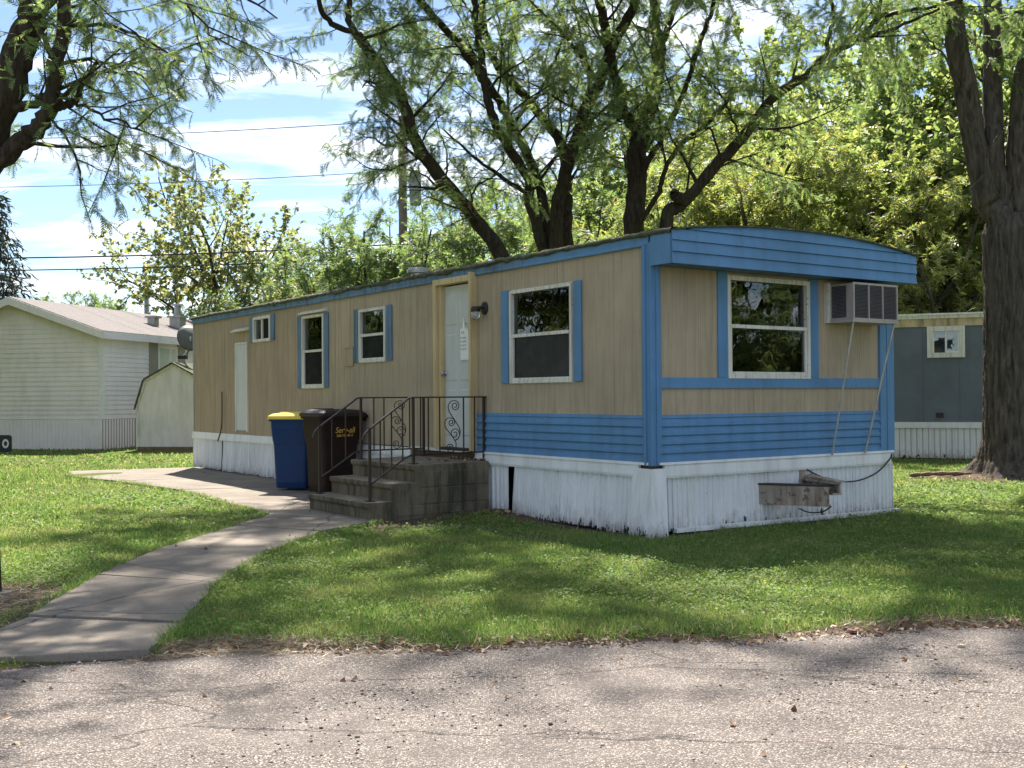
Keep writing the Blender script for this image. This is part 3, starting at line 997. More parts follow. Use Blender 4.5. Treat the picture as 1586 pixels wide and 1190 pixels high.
    for a in (0.0, 3.3, 6.6, 9.9):
        skirt(BACK, a, min(a + 3.3, HLEN), ZF - 0.05, 0, seed=80 + int(a))
    # bent corner panel, leaning out
    m = MB()
    for (xa, ya, xb, yb, wa, wb) in ((-0.035, 0.24, -0.05, -0.05, 0, 0), (-0.05, -0.05, 0.13, -0.052, 0, 0)):
        for t0, t1 in ((0, 1),):
            p0 = (xa + (xb - xa) * t0, ya + (yb - ya) * t0); p1 = (xa + (xb - xa) * t1, ya + (yb - ya) * t1)
            k = 0.004
            m.quad((p0[0] * 2.0 - 0.02, p0[1] * 1.15 - 0.05, -0.02), (p1[0] * 2.0 - 0.02 if p1[0] < 0 else p1[0] * 0.8, p1[1] * 1.15 - 0.05, -0.02 + 0.02 * t0),
                   (p1[0], p1[1], ZF - 0.03), (p0[0], p0[1], ZF - 0.03))
    m.build('skirting_corner', 'white_skirt', HOME)
    # black box standing in for the shade under the floor, seen through gaps
    MB().box(0.16, HWID - 0.14, 0.18, HLEN - 0.16, 0.0, ZF - 0.13).build('underfloor_shade', 'black_void', HOME)
    # white starter strip
    for fn, a, b, z0, z1, n in ((LONG, 0.16, 3.05, ZF - 0.115, ZF + 0.002, 0.038), (LONG, 4.6, 8.72, ZF - 0.10, ZF + 0.015, 0.030), (LONG, 8.80, 13.06, ZF - 0.09, ZF + 0.035, 0.036),
                                (END, 0.13, 3.60, ZF - 0.125, ZF + 0.002, 0.042)):
        MB(fn).extrude([(0.0, z0), (n, z0 - 0.004), (n + 0.004, z0 + 0.02), (n - 0.006, z1 - 0.02), (0.028, z1), (0.0, z1)], a, b, lambda u, p, q: (p, u, q)).build('starter_strip', 'white_trim', HOME)
    m = MB(LONG)
    m.poly([(0.044, 8.62, ZF - 0.10), (0.090, 8.60, ZF - 0.075), (0.050, 8.86, ZF + 0.018), (0.036, 8.9, ZF + 0.02)])
    m.build('bent_flap', 'white_trim', HOME)
    MB(LONG).extrude([(0.0, ZF + 0.002), (0.042, ZF + 0.002), (0.038, ZF + 0.026), (0.0, ZF + 0.028)], 0.02, 3.05, lambda u, p, q: (p, u, q)).build('starter_lip', 'white_trim', HOME)
    MB(END).extrude([(0.0, ZF + 0.002), (0.046, ZF + 0.002), (0.040, ZF + 0.024), (0.0, ZF + 0.026)], 0.06, 3.66, lambda u, p, q: (p, u, q)).build('starter_lip', 'white_trim', HOME)
    MB(LONG).extrude([(0.0, ZF + 0.002), (0.052, ZF + 0.002), (0.050, ZF + 0.03), (0.0, ZF + 0.034)], 3.06, 4.6, lambda u, p, q: (p, u, q)).build('door_sill', 'white_trim', HOME)
    # ground rail under the end skirting
    m = MB()
    m.hull8([(0.25, -0.07, 0.005), (0.25, -0.012, 0.005), (3.72, -0.012, -0.03), (3.72, -0.07, -0.03), (0.25, -0.07, 0.045), (0.25, -0.012, 0.045), (3.72, -0.012, 0.02), (3.72, -0.07, 0.02)])
    m.build('ground_rail', 'white_trim', HOME)

    # rusty tow frame
    def channel(a, b, h, w, th=0.018, zt=0.40):
        a, b = Vector(a), Vector(b)
        d = (b - a).normalized()
        s = Vector((-d.y, d.x, 0))
        m = MB()
        def slab(o0, o1, z0, z1):
            pts = []
            for z in (z0, z1):
                for p, o in ((a, o0), (b, o0), (b, o1), (a, o1)):
                    q = p + s * o
                    pts.append((q.x, q.y, z))
            m.hull8(pts)
        slab(-th / 2, th / 2, zt - h, zt)
        slab(th / 2, w, zt - th, zt)
        slab(th / 2, w, zt - h, zt - h + th)
        return m
    t = channel((1.36, 0.25, 0), (1.80, -0.62, 0), 0.20, 0.09).build('tow_beam', 'rust', HOME)
    MB().hull8([(1.36, 0.2, .401), (1.47, 0.25, .401), (1.90, -.60, .401), (1.79, -.62, .401), (1.36, .2, .418), (1.47, .25, .418), (1.90, -.60, .418), (1.79, -.62, .418)]).build('flange', 'iron', t)
    t = channel((2.25, 0.25, 0), (1.93, -0.66, 0), 0.13, -0.09, zt=0.445).build('tow_beam', 'rust', HOME)
    MB().hull8([(2.13, 0.0, .446), (2.28, 0.0, .446), (1.98, -.70, .446), (1.84, -.66, .446), (2.13, 0, .475), (2.28, 0, .475), (1.98, -.70, .455), (1.84, -.66, .465)]).build('coupler_plate', 'rust', t, bevel=0.008)
    MB().box(2.07, 2.13, -0.05, 0.1, 0.32, 0.53).build('tow_bracket', 'rust', HOME)
    # hanging black cable on the end wall
    pts = [(2.12, -0.03, 0.555), (2.3, -0.055, 0.47), (2.6, -0.06, 0.39), (2.95, -0.06, 0.37), (3.3, -0.06, 0.44), (3.55, -0.055, 0.58), (3.62, -0.04, 0.64)]
    MB().tube(smooth_path(pts, 6), 0.008, 6).build('cable', 'cable', HOME, smooth=True)
    pts = [(1.86, -0.60, 0.2), (1.9, -0.45, 0.13), (2.0, -0.2, 0.1), (2.05, -0.03, 0.12)]
    MB().tube(smooth_path(pts, 5), 0.007, 6).build('cable', 'cable', HOME, smooth=True)
    # thin cable on the far wall part
    pts = [(-0.03, 11.45, 1.45), (-0.04, 11.42, 1.1), (-0.035, 11.47, 0.8), (-0.05, 11.62, 0.55)]
    MB().tube(smooth_path(pts, 5), 0.010, 6).build('cable', 'cable', HOME, smooth=True)
    # roof vents
    V, = (Vector((0.95, 6.05, 0)),)
    m = MB()
    m.loft([[(V.x + r * math.cos(a), V.y + r * math.sin(a), z) for a in np.linspace(0, 6.283, 16, endpoint=False)] for r, z in ((0.11, 2.9), (0.11, 3.13), (0.17, 3.13), (0.175, 3.17), (0.13, 3.21), (0.04, 3.22))])
    m.build('roof_vent', 'galv', HOME)
    m = MB()
    m.loft([[(0.6 + r * math.cos(a), 8.6 + r * math.sin(a), z) for a in np.linspace(0, 6.283, 10, endpoint=False)] for r, z in ((0.045, 2.9), (0.045, 3.06))])
    m.build('vent_pipe', 'roof_metal', HOME)


def window(fn, u0, u1, z0, z1, style, shutters=(), parent=None, lower='screen_glass', fw=0.025, cap=False, depth=0.03, frame='frame_white'):
    """frame mesh with sashes, panes and shutters as sub-parts"""
    parent = parent or HOME
    m = MB(fn)
    d = depth
    for a, b, c, e in ((u0 - fw, u0 + 0.01, z0 - fw, z1 + fw), (u1 - 0.01, u1 + fw, z0 - fw, z1 + fw)):
        m.box(-0.07, d, a, b, c, e)
    m.box(-0.07, d - 0.002, u0 + 0.01, u1 - 0.01, z1 - 0.01, z1 + fw)
    m.box(-0.07, d - 0.002, u0 + 0.01, u1 - 0.01, z0 - fw, z0 + 0.01)
    # screw-down scalloped flange
    r = random.Random(int(u0 * 100))
    u = u0 - fw
    while u < u1 + fw - 0.03:
        for z in (z1 + fw, z0 - fw - 0.007):
            m.box(0.001, 0.012, u + 0.004, u + 0.034, z, z + 0.007 + r.uniform(0, 0.003))
        u += 0.045
    w = m.build('window', frame, parent)
    s = MB(fn)
    g = 0.012
    if style == 'hung':
        zm = z0 + (z1 - z0) * 0.51
        s.box(-0.035, d - 0.008, u0 + 0.011, u1 - 0.011, zm - 0.018, zm + 0.018)
        for a in (u0 + 0.011, u1 - 0.011 - 0.022):
            s.box(-0.030, d - 0.014, a, a + 0.022, z0 + 0.011, zm - 0.019)
        s.box(-0.030, d - 0.014, u0 + 0.034, u1 - 0.034, z0 + 0.011, z0 + 0.034)
        s.build('sash', frame, w)
        MB(fn).box(-0.026, -0.020, u0 + 0.005, u1 - 0.005, zm + 0.01, z1).build('pane', 'glass', w)
        MB(fn).box(-0.012, -0.006, u0 + 0.03, u1 - 0.03, z0 + 0.02, zm - 0.01).build('pane', lower, w)
    else:
        um = (u0 + u1) / 2
        s.box(-0.035, d - 0.008, um - 0.016, um + 0.016, z0 + 0.011, z1 - 0.011)
        s.build('sash', frame, w)
        MB(fn).box(-0.026, -0.020, um + 0.01, u1 - 0.005, z0, z1).build('pane', 'glass', w)
        MB(fn).box(-0.014, -0.008, u0 + 0.005, um - 0.01, z0, z1).build('pane', lower, w)
    for a, b in shutters:
        sh = MB(fn)
        sh.box(0.002, 0.022, a, b, z0 - fw + 0.005, z1 + fw + 0.012)
        sh.build('shutter', 'blue_paint' if u0 < 5 else 'blue_old', w, bevel=0.004)
    if cap:
        MB(fn).extrude([(0.0, z1 + 0.055), (0.075, z1 + 0.052), (0.08, z1 + 0.07), (0.0, z1 + 0.105)], u0 - 0.14, u1 + 0.06, lambda u, a, b: (a, u, b)).build('drip_cap', frame, w)
    return w


build_home()
window(LONG, *LONG_OPEN[0][:2], *LONG_OPEN[0][2:], 'hung', ((1.045, 1.165), (2.365, 2.51)))
window(LONG, *LONG_OPEN[2][:2], *LONG_OPEN[2][2:], 'hung', ((5.10, 5.25), (6.07, 6.21)))
window(LONG, *LONG_OPEN[3][:2], *LONG_OPEN[3][2:], 'hung', ((7.05, 7.18), (8.0, 8.16)), cap=True)
window(LONG, *LONG_OPEN[4][:2], *LONG_OPEN[4][2:], 'slider', ((9.07, 9.22), (9.99, 10.14)), fw=0.035)
window(END, *END_OPEN[0][:2], *END_OPEN[0][2:], 'hung', (), lower='glass', fw=0.035)
window(BACK, *BACK_OPEN[0][:2], *BACK_OPEN[0][2:], 'slider', (), lower='glass')


def build_door():
    d = MB(LONG)
    d.box(-0.045, -0.012, 3.085, 3.835, 0.715, 2.685)
    door = d.build('door', 'door_white', HOME)
    # raised panels
    for u0, u1 in ((3.15, 3.42), (3.50, 3.77)):
        for z0, z1 in ((0.85, 1.42), (1.52, 2.10), (2.20, 2.58)):
            p = MB(LONG)
            p.loft([[(-0.0118, u0, z0), (-0.0118, u1, z0), (-0.0118, u1, z1), (-0.0118, u0, z1)],
                    [(-0.004, u0 + 0.02, z0 + 0.02), (-0.004, u1 - 0.02, z0 + 0.02), (-0.004, u1 - 0.02, z1 - 0.02), (-0.004, u0 + 0.02, z1 - 0.02)]])
            p.build('door_panel', 'door_white', door)
    k = MB(LONG)
    k.loft([[(n, 3.76 + r * math.cos(a), 1.62 + r * math.sin(a)) for a in np.linspace(0, 6.283, 12, endpoint=False)] for n, r in ((-0.012, 0.03), (0.002, 0.03), (0.006, 0.014), (0.03, 0.014), (0.035, 0.028), (0.055, 0.03), (0.065, 0.015))])
    k.build('door_knob', 'galv', door, smooth=True)
    f = MB(LONG)
    f.box(-0.05, 0.095, 3.84, 3.905, 0.69, 2.775)
    f.box(-0.05, 0.05, 3.785, 3.839, 0.69, 2.70)
    f.box(-0.05, 0.10, 3.035, 3.075, 0.69, 2.80)
    f.box(-0.05, 0.094, 3.076, 3.839, 2.702, 2.772)
    f.build('door_frame', 'cream_wood', HOME, bevel=0.004)
    MB(LONG).box(-0.05, 0.06, 3.076, 3.784, 0.68, 0.714).build('threshold', 'iron', HOME)
    # small service door to the left, with rain cap
    w = MB(LONG).box(0.0, 0.016, 10.29, 10.78, 0.77, 2.265).build('service_door', 'door_white', HOME, bevel=0.003)
    fm = MB(LONG)
    for a, b in ((10.255, 10.288), (10.782, 10.815)):
        fm.box(0.0, 0.026, a, b, 0.75, 2.30)
    fm.box(0, 0.026, 10.289, 10.781, 2.268, 2.30)
    fm.build('frame', 'frame_white', w)
    MB(LONG).extrude([(0.0, 2.50), (0.085, 2.485), (0.09, 2.505), (0.0, 2.55)], 10.19, 10.86, lambda u, a, b: (a, u, b)).build('drip_cap', 'frame_white', HOME)
    # meter hatch
    h = MB(LONG).box(0.0, 0.02, 6.24, 6.53, 1.775, 2.03).build('hatch', 'tan_dark', HOME, bevel=0.004)
    MB(LONG).box(0.0, 0.028, 6.23, 6.54, 2.031, 2.045).build('hatch_lip', 'tan_paint', h)
    # porch lamp
    lb = MB(LONG)
    c = (2.86, 2.36)
    lb.loft([[(n, c[0] + r * math.cos(a), c[1] + 1.25 * r * math.sin(a)) for a in np.linspace(0, 6.283, 16, endpoint=False)] for n, r in ((0.0, 0.062), (0.018, 0.062), (0.03, 0.05), (0.034, 0.02))])
    lamp = lb.build('wall_lamp', 'lamp_black', HOME, smooth=False)
    a = MB(LONG)
    a.tube([(0.03, c[0], c[1]), (0.07, c[0] + 0.0, c[1] + 0.01), (0.125, c[0], c[1] - 0.005)], 0.014, 8)
    a.loft([[(0.135 + r * math.cos(t), c[0] + r * math.sin(t), z) for t in np.linspace(0, 6.283, 16, endpoint=False)] for r, z in ((0.056, c[1] - 0.045), (0.06, c[1] - 0.01), (0.05, c[1] + 0.012), (0.015, c[1] + 0.018))])
    a.build('lamp_cap', 'lamp_black', lamp, smooth=False)
    g = MB(LONG)
    g.loft([[(0.135 + r * math.cos(t), c[0] + r * math.sin(t), z) for t in np.linspace(0, 6.283, 16, endpoint=False)] for r, z in ((0.05, c[1] - 0.045), (0.058, c[1] - 0.08), (0.045, c[1] - 0.125), (0.015, c[1] - 0.145))])
    g.build('lamp_glass', 'lamp_glass', lamp, smooth=True)


build_door()


def build_notice():
    # paper hung on the door: strip with torn top, lines of print
    e = empty('paper_notice', hw(-0.005 + 0.012, 3.40, 1.93), HOME_A, 'white paper notice with torn top hanging on the white door', 'notice')
    r = random.Random(5)
    m = MB()
    top = [(0.0, 0.30), (0.02, 0.335), (0.045, 0.31), (0.055, 0.36), (0.075, 0.44), (0.09, 0.455), (0.10, 0.36), (0.115, 0.31), (0.135, 0.36), (0.15, 0.30), (0.165, 0.325), (0.18, 0.28)]
    for (a, za), (b, zb) in zip(top[:-1], top[1:]):
        ca, cb = 0.012 * math.sin(a * 22), 0.012 * math.sin(b * 22)
        m.quad((-0.012 - ca, -a, -0.16), (-0.012 - cb, -b, -0.16), (-0.016, -b, zb - 0.1), (-0.016, -a, za - 0.1))
    m.build('sheet', 'paper', e)
    t = MB()
    for k, z in enumerate((0.10, 0.055, 0.01, -0.035)):
        for q in range(5):
            u = 0.03 + q * 0.025
            t.box(-0.0315, -0.0305, -(u + r.uniform(0.012, 0.02)), -u, z, z + 0.014)
    for u in (0.05, 0.09):
        t.box(-0.0315, -0.0305, -u - 0.015, -u, 0.155, 0.185)
    t.build('print', 'ink', e)


build_notice()


def build_ac():
    e = empty('air_conditioner', hw(2.94, -0.02, 2.12), HOME_A, 'grey window air conditioner jutting from the wall under the blue visor', 'air conditioner')
    # local: x right, y into the wall
    MB().box(-0.372, 0.372, -0.315, 0.10, 0.0, 0.395).build('case', 'ac_case', e, bevel=0.008)
    f = MB()
    for a, b in ((-0.38, -0.36), (-0.128, -0.112), (0.112, 0.128), (0.36, 0.38)):
        f.box(a, b, -0.335, -0.3151, 0.0, 0.40)
    f.box(-0.3599, 0.3599, -0.334, -0.3151, 0.0, 0.022)
    f.box(-0.3599, 0.3599, -0.334, -0.3151, 0.378, 0.40)
    f.build('grille_frame', 'ac_case', e)
    for a, b in ((-0.36, -0.128), (-0.112, 0.112), (0.128, 0.36)):
        MB().box(a, b, -0.319, -0.3155, 0.022, 0.378).build('grille_back', 'ac_dark', e)
        s = MB()
        z = 0.03
        while z < 0.372:
            s.hull8([(a + .002, -0.333, z), (b - .002, -0.333, z), (b - .002, -0.3195, z + 0.007), (a + .002, -0.3195, z + 0.007),
                     (a + .002, -0.333, z + 0.003), (b - .002, -0.333, z + 0.003), (b - .002, -0.3195, z + 0.010), (a + .002, -0.3195, z + 0.010)])
            z += 0.0145
        tag(s.build('louvre', 'ac_fin', e), kind='stuff')
    MB().box(-0.378, -0.3725, -0.235, -0.05, 0.03, 0.37).build('side_vent', 'ac_dark', e)
    s = MB()
    z = 0.035
    while z < 0.365:
        s.box(-0.384, -0.3785, -0.235, -0.05, z, z + 0.006)
        z += 0.0145
    tag(s.build('louvre', 'ac_fin', e), kind='stuff')
    MB().box(-0.40, 0.395, -0.34, 0.03, -0.024, -0.001).build('shelf', 'ac_case', e)
    MB().box(-0.42, -0.374, -0.03, 0.025, -0.02, 0.415).build('side_trim', 'frame_white', e)
    for (xb, xt) in ((2.56, 2.60), (3.12, 3.30)):
        m = MB()
        m.tube([(xt - 2.94, -0.30, -0.012), (xb - 2.94, -0.035, -1.45)], 0.011, 8)
        m.build('strut', 'alu_tube', e)


build_ac()


# ------------------------------------------------------------------ concrete steps with railings
def build_steps():
    e = empty('concrete_steps', HOME_O, HOME_A, 'mossy grey concrete steps and landing below the white door', 'steps')
    y0, y1 = 2.72, 4.25
    def slab(x0, x1, zt, name, nose=0.0):
        prof = [(x0 + nose, -0.05), (x1, -0.05), (x1, zt), (x0, zt), (x0, zt - 0.05), (x0 + nose, zt - 0.075)]
        m = MB()
        m.extrude(prof, y0, y1, lambda u, a, b: (a, u, b + 0.012 * (a + 1.6) / 1.6))
        return m.build(name, 'step_concrete', e, bevel=0.014)
    slab(-1.63, -1.30, 0.195, 'tread', 0.03)
    slab(-1.345, -1.02, 0.385, 'tread', 0.03)
    slab(-1.06, -0.055, 0.575, 'landing', 0.03)
    # cast block pattern on the side: raised fields between joints
    fields = []
    for z0, z1, xs in ((0.03, 0.13, (-1.27, -0.86, -0.42, -0.07)), (0.145, 0.32, (-0.98, -0.72, -0.42, -0.07)), (0.335, 0.50, (-0.98, -0.72, -0.42, -0.07))):
        for a, b in zip(xs[:-1], xs[1:]):
            fields.append((a, b, z0, z1))
    for a, b, z0, z1 in fields:
        MB().box(a + 0.008, b - 0.008, y0 - 0.010, y0 + 0.02, z0, z1).build('cast_block', 'step_concrete', e, bevel=0.005)


build_steps()


def spiral(cx, cz, r, turns, start, sgn, n=26):
    return [(cx + r * (1 - 0.78 * k / n) * math.cos(start + sgn * turns * 2 * math.pi * k / n), cz + r * (1 - 0.78 * k / n) * math.sin(start + sgn * turns * 2 * math.pi * k / n)) for k in range(n + 1)]


def build_rail(y, posts, label, bal_flat, bal_slope, scroll_x):
    xb, xf, xe = posts            # bottom post, landing front post, landing end post
    zb, zl = 0.20, 0.585
    ztop, zlow = 1.325, 0.685
    zbt = 1.0
    e = empty('iron_railing', hw(xf, y, 0), HOME_A, label, 'railing', 'black iron stair railings')
    X = lambda x: x - xf
    s = 0.0135
    for x, z0, z1 in ((xb, zb, zbt), (xf, zl, ztop), (xe, zl, ztop)):
        MB().box(X(x) - s, X(x) + s, -s, s, z0, z1).build('post', 'iron', e)
        MB().box(X(x) - 0.04, X(x) + 0.04, -0.04, 0.04, z0 - 0.02, z0 + 0.006).build('base_plate', 'iron', e)
    # top rail: flat, bend, slope, turned-down end
    pts = [(X(xe) + 0.03, 0, ztop), (X(xf) + 0.10, 0, ztop), (X(xf) - 0.04, 0, ztop - 0.004), (X(xf) - 0.10, 0, ztop - 0.04), (X(xb) + 0.05, 0, zbt + 0.02), (X(xb) - 0.05, 0, zbt - 0.06), (X(xb) - 0.085, 0, zbt - 0.13)]
    P = [Vector(pts[0])] + smooth_path(pts[1:4], 4) + smooth_path(pts[4:], 5)
    m = MB()
    prev = None
    V = []
    for k, p in enumerate(P):
        a = P[max(0, k - 1)]; b = P[min(len(P) - 1, k + 1)]
        t = (b - a).normalized()
        nrm = Vector((-t.z, 0, t.x))
        if nrm.z < 0 and k < len(P) - 8: nrm = -nrm
        V.append([p + nrm * 0.008 + Vector((0, -0.018, 0)), p + nrm * 0.008 + Vector((0, 0.018, 0)), p - nrm * 0.008 + Vector((0, 0.018, 0)), p - nrm * 0.008 + Vector((0, -0.018, 0))])
    m.loft(V)
    m.build('top_rail', 'iron', e)
    m = MB()
    q = [(X(xe), 0, zlow), (X(xf) - 0.02, 0, zlow - 0.002), (X(xf) - 0.10, 0, zlow - 0.03), (X(xb), 0, 0.375)]
    m.tube(q, 0.010, 6)
    m.build('lower_rail', 'iron', e)
    def ztop_at(x):
        if x > xf - 0.05: return ztop
        return np.interp(x, [xb, xf - 0.10], [zbt, ztop - 0.04])
    def zlow_at(x):
        if x > xf - 0.05: return zlow
        return np.interp(x, [xb, xf - 0.10], [0.375, zlow - 0.03])
    for x in list(bal_flat) + list(bal_slope):
        b = 0.0065
        MB().box(X(x) - b, X(x) + b, -b, b, float(zlow_at(x)), float(ztop_at(x))).build('baluster', 'iron', e)
    # scrolls: an S line with four spirals
    m = MB()
    c = X(scroll_x)
    r = 0.0055
    def path(p2):
        m.tube([(c + a, 0, b) for a, b in p2], r, 6)
    s1 = spiral(0.035, 1.225, 0.060, 1.6, math.pi * 0.5, -1)
    s2 = spiral(0.030, 0.905, 0.075, 1.6, math.pi * 1.5, 1)
    p = [q_ for q_ in [(s1[0][0], s1[0][1])]]
    # upper S: over the top spiral, down the left, across to the lower right spiral
    left = [(0.035, 1.285), (-0.02, 1.275), (-0.055, 1.225), (-0.045, 1.165), (0.0, 1.10), (0.06, 1.02), (0.098, 0.955), (0.10, 0.90), (0.075, 0.855), (0.03, 0.83)]
    path([(v.x, v.z) for v in smooth_path([(a, 0, b) for a, b in left], 5)])
    path(s1)
    path(s2)
    left = [(-0.015, 1.085), (-0.065, 1.085), (-0.10, 1.045), (-0.095, 0.985), (-0.05, 0.93), (0.01, 0.86), (0.045, 0.80), (0.04, 0.74), (0.01, 0.705), (-0.03, 0.698)]
    path([(v.x, v.z) for v in smooth_path([(a, 0, b) for a, b in left], 5)])
    path(spiral(-0.015, 1.035, 0.05, 1.6, math.pi * 0.5, -1))
    path(spiral(-0.03, 0.75, 0.052, 1.6, math.pi * 1.5, -1))
    m.build('scroll', 'iron', e, smooth=True)


build_rail(2.86, (-1.52, -0.975, -0.03), 'black iron railing with scrolls on the landing edge with the cast block side',
           (-0.88, -0.78, -0.63, -0.31, -0.16), (-1.39, -1.25, -1.11), -0.46)
build_rail(4.13, (-1.52, -0.975, -0.10), 'black iron railing with scrolls on the landing edge beside the brown bin',
           (-0.80, -0.66, -0.30), (-1.36, -1.18), -0.46)


# ------------------------------------------------------------------ wheeled bins
def rrect(w, d, r, z, n=5, cx=0, cy=0):
    pts = []
    for qx, qy, a0 in ((1, 1, 0), (-1, 1, 90), (-1, -1, 180), (1, -1, 270)):
        for k in range(n + 1):
            a = rad(a0 + 90 * k / n)
            pts.append((cx + qx * (w / 2 - r) + r * math.cos(a), cy + qy * (d / 2 - r) + r * math.sin(a), z))
    return pts


def text_mesh(body, size, mat, parent, M, name='lettering', shear=0.0, extrude=0.001):
    cu = bpy.data.curves.new(name, 'FONT')
    cu.body = body
    cu.size = size
    cu.shear = shear
    cu.extrude = extrude
    cu.align_x = 'CENTER'
    o = bpy.data.objects.new(name, cu)
    COL.objects.link(o)
    dg = bpy.context.evaluated_depsgraph_get()
    me = bpy.data.meshes.new_from_object(o.evaluated_get(dg))
    bpy.data.objects.remove(o)
    me.name = name
    me.materials.clear()
    me.materials.append(MATS[mat])
    t = link(bpy.data.objects.new(name, me), parent)
    t.matrix_local = M
    return t


def build_bin(loc, rz, label, body, lid, text=False, s=1.0, sxy=1.0):
    # local: +x is the handle/hinge side, -x the front
    e = empty('wheeled_bin', loc, rz, label, 'wheeled bin', 'wheeled bins by the home')
    e.scale = (s * sxy, s * sxy, s)
    m = MB()
    R = []
    for w, d, r, z, cx in ((0.47, 0.48, 0.05, 0.02, 0.0), (0.50, 0.50, 0.06, 0.10, 0.0), (0.56, 0.54, 0.06, 0.62, 0.01), (0.60, 0.56, 0.06, 0.70, 0.012), (0.66, 0.575, 0.06, 0.86, 0.02), (0.68, 0.585, 0.06, 0.97, 0.03)):
        R.append(rrect(w, d, r, z, cx=cx))
    m.loft(R)
    m.build('body', body, e, smooth=False, bevel=0)
    MB().loft([rrect(0.72, 0.62, 0.06, 0.955, cx=0.03), rrect(0.73, 0.63, 0.06, 0.965, cx=0.03), rrect(0.73, 0.63, 0.06, 0.985, cx=0.03)]).build('rim', body, e)
    m = MB()
    m.loft([rrect(0.745, 0.645, 0.06, 0.986, cx=0.02), rrect(0.755, 0.655, 0.07, 0.994, cx=0.02), rrect(0.75, 0.65, 0.08, 1.03, cx=0.02), rrect(0.66, 0.56, 0.10, 1.062, cx=0.02), rrect(0.45, 0.36, 0.10, 1.075, cx=0.02)])
    L_ = m.build('lid', lid, e)
    MB().loft([rrect(0.14, 0.42, 0.03, 1.064, cx=-0.12), rrect(0.12, 0.40, 0.03, 1.086, cx=-0.12)]).build('lid_ridge', lid, L_)
    m = MB()
    m.tube([(0.40, -0.24, 0.95), (0.47, -0.24, 0.985), (0.47, 0.24, 0.985), (0.40, 0.24, 0.95)], 0.014, 8)
    m.build('handle', body, e)
    for y in (-0.17, 0.17):
        MB().box(0.36, 0.47, y - 0.015, y + 0.015, 0.92, 1.02).build('hinge', body, e)
    for y in (-0.265, 0.265):
        w = MB()
        w.loft([[(0.24 + r * math.cos(a), y + o, 0.125 + r * math.sin(a)) for a in np.linspace(0, 6.283, 20, endpoint=False)] for o, r in ((-0.022, 0.10), (-0.018, 0.123), (0.018, 0.123), (0.022, 0.10))])
        wh = w.build('wheel', 'rubber', e)
        MB().loft([[(0.24 + r * math.cos(a), y + o, 0.125 + r * math.sin(a)) for a in np.linspace(0, 6.283, 14, endpoint=False)] for o, r in ((-0.028, 0.05), (-0.026, 0.06), (0.026, 0.06), (0.028, 0.05))]).build('hub', 'galv', wh)
    MB().tube([(0.24, -0.27, 0.125), (0.24, 0.27, 0.125)], 0.012, 8).build('axle', 'galv', e)
    if text:
        lean = math.atan2(0.5 * (0.54 - 0.50), 0.52)
        base = Matrix.Translation((0.06, -0.2765, 0.70)) @ Matrix.Rotation(math.pi / 2 + lean * 0 , 4, 'X')
        text_mesh('Serv-all', 0.105, 'bin_text', e, Matrix.Translation((0.06, -0.2865, 0.775)) @ Matrix.Rotation(math.pi / 2 - 0.05, 4, 'X'), shear=0.25, extrude=0.004)
        text_mesh('260-747-4117', 0.047, 'bin_text', e, Matrix.Translation((0.06, -0.2850, 0.725)) @ Matrix.Rotation(math.pi / 2 - 0.05, 4, 'X'), extrude=0.004)
    return e


build_bin(hw(-0.47, 6.02, 0.02), HOME_A + rad(4), 'dark brown wheeled trash bin with yellow lettering beside the steps', 'bin_brown', 'bin_brown_lid', True, 1.07, 0.91)
build_bin(hw(-0.52, 7.00, 0.02), HOME_A + rad(40), 'blue wheeled recycling bin with a yellow lid', 'bin_blue', 'bin_yellow', False, 1.02)


# ------------------------------------------------------------------ far white house, shed, dish
def lap_wall(m, p0, p1, z0, z1fun, course=0.127, lap=0.016, nrm=None):
    """horizontal lap siding between two ground points; z1fun(t) gives the top"""
    p0, p1 = Vector(p0), Vector(p1)
    L = (p1 - p0).length
    d = (p1 - p0) / L
    n = nrm or Vector((d.y, -d.x, 0))
    N = 24
    z = z0
    zmax = max(z1fun(k / N) for k in range(N + 1))
    while z < zmax - 1e-3:
        for k in range(N):
            t0, t1 = k / N, (k + 1) / N
            a0, a1 = min(z + course, z1fun(t0)), min(z + course, z1fun(t1))
            if a0 <= z + 1e-4 and a1 <= z + 1e-4: continue
            a0, a1 = max(a0, z), max(a1, z)
            A, B = p0 + d * L * t0, p0 + d * L * t1
            m.quad(A + n * lap + Vector((0, 0, z)), B + n * lap + Vector((0, 0, z)), B + n * (lap * (1 - (a1 - z) / course)) + Vector((0, 0, a1)), A + n * (lap * (1 - (a0 - z) / course)) + Vector((0, 0, a0)))
            m.quad(A + Vector((0, 0, z)), B + Vector((0, 0, z)), B + n * lap + Vector((0, 0, z)), A + n * lap + Vector((0, 0, z)))
        z += course


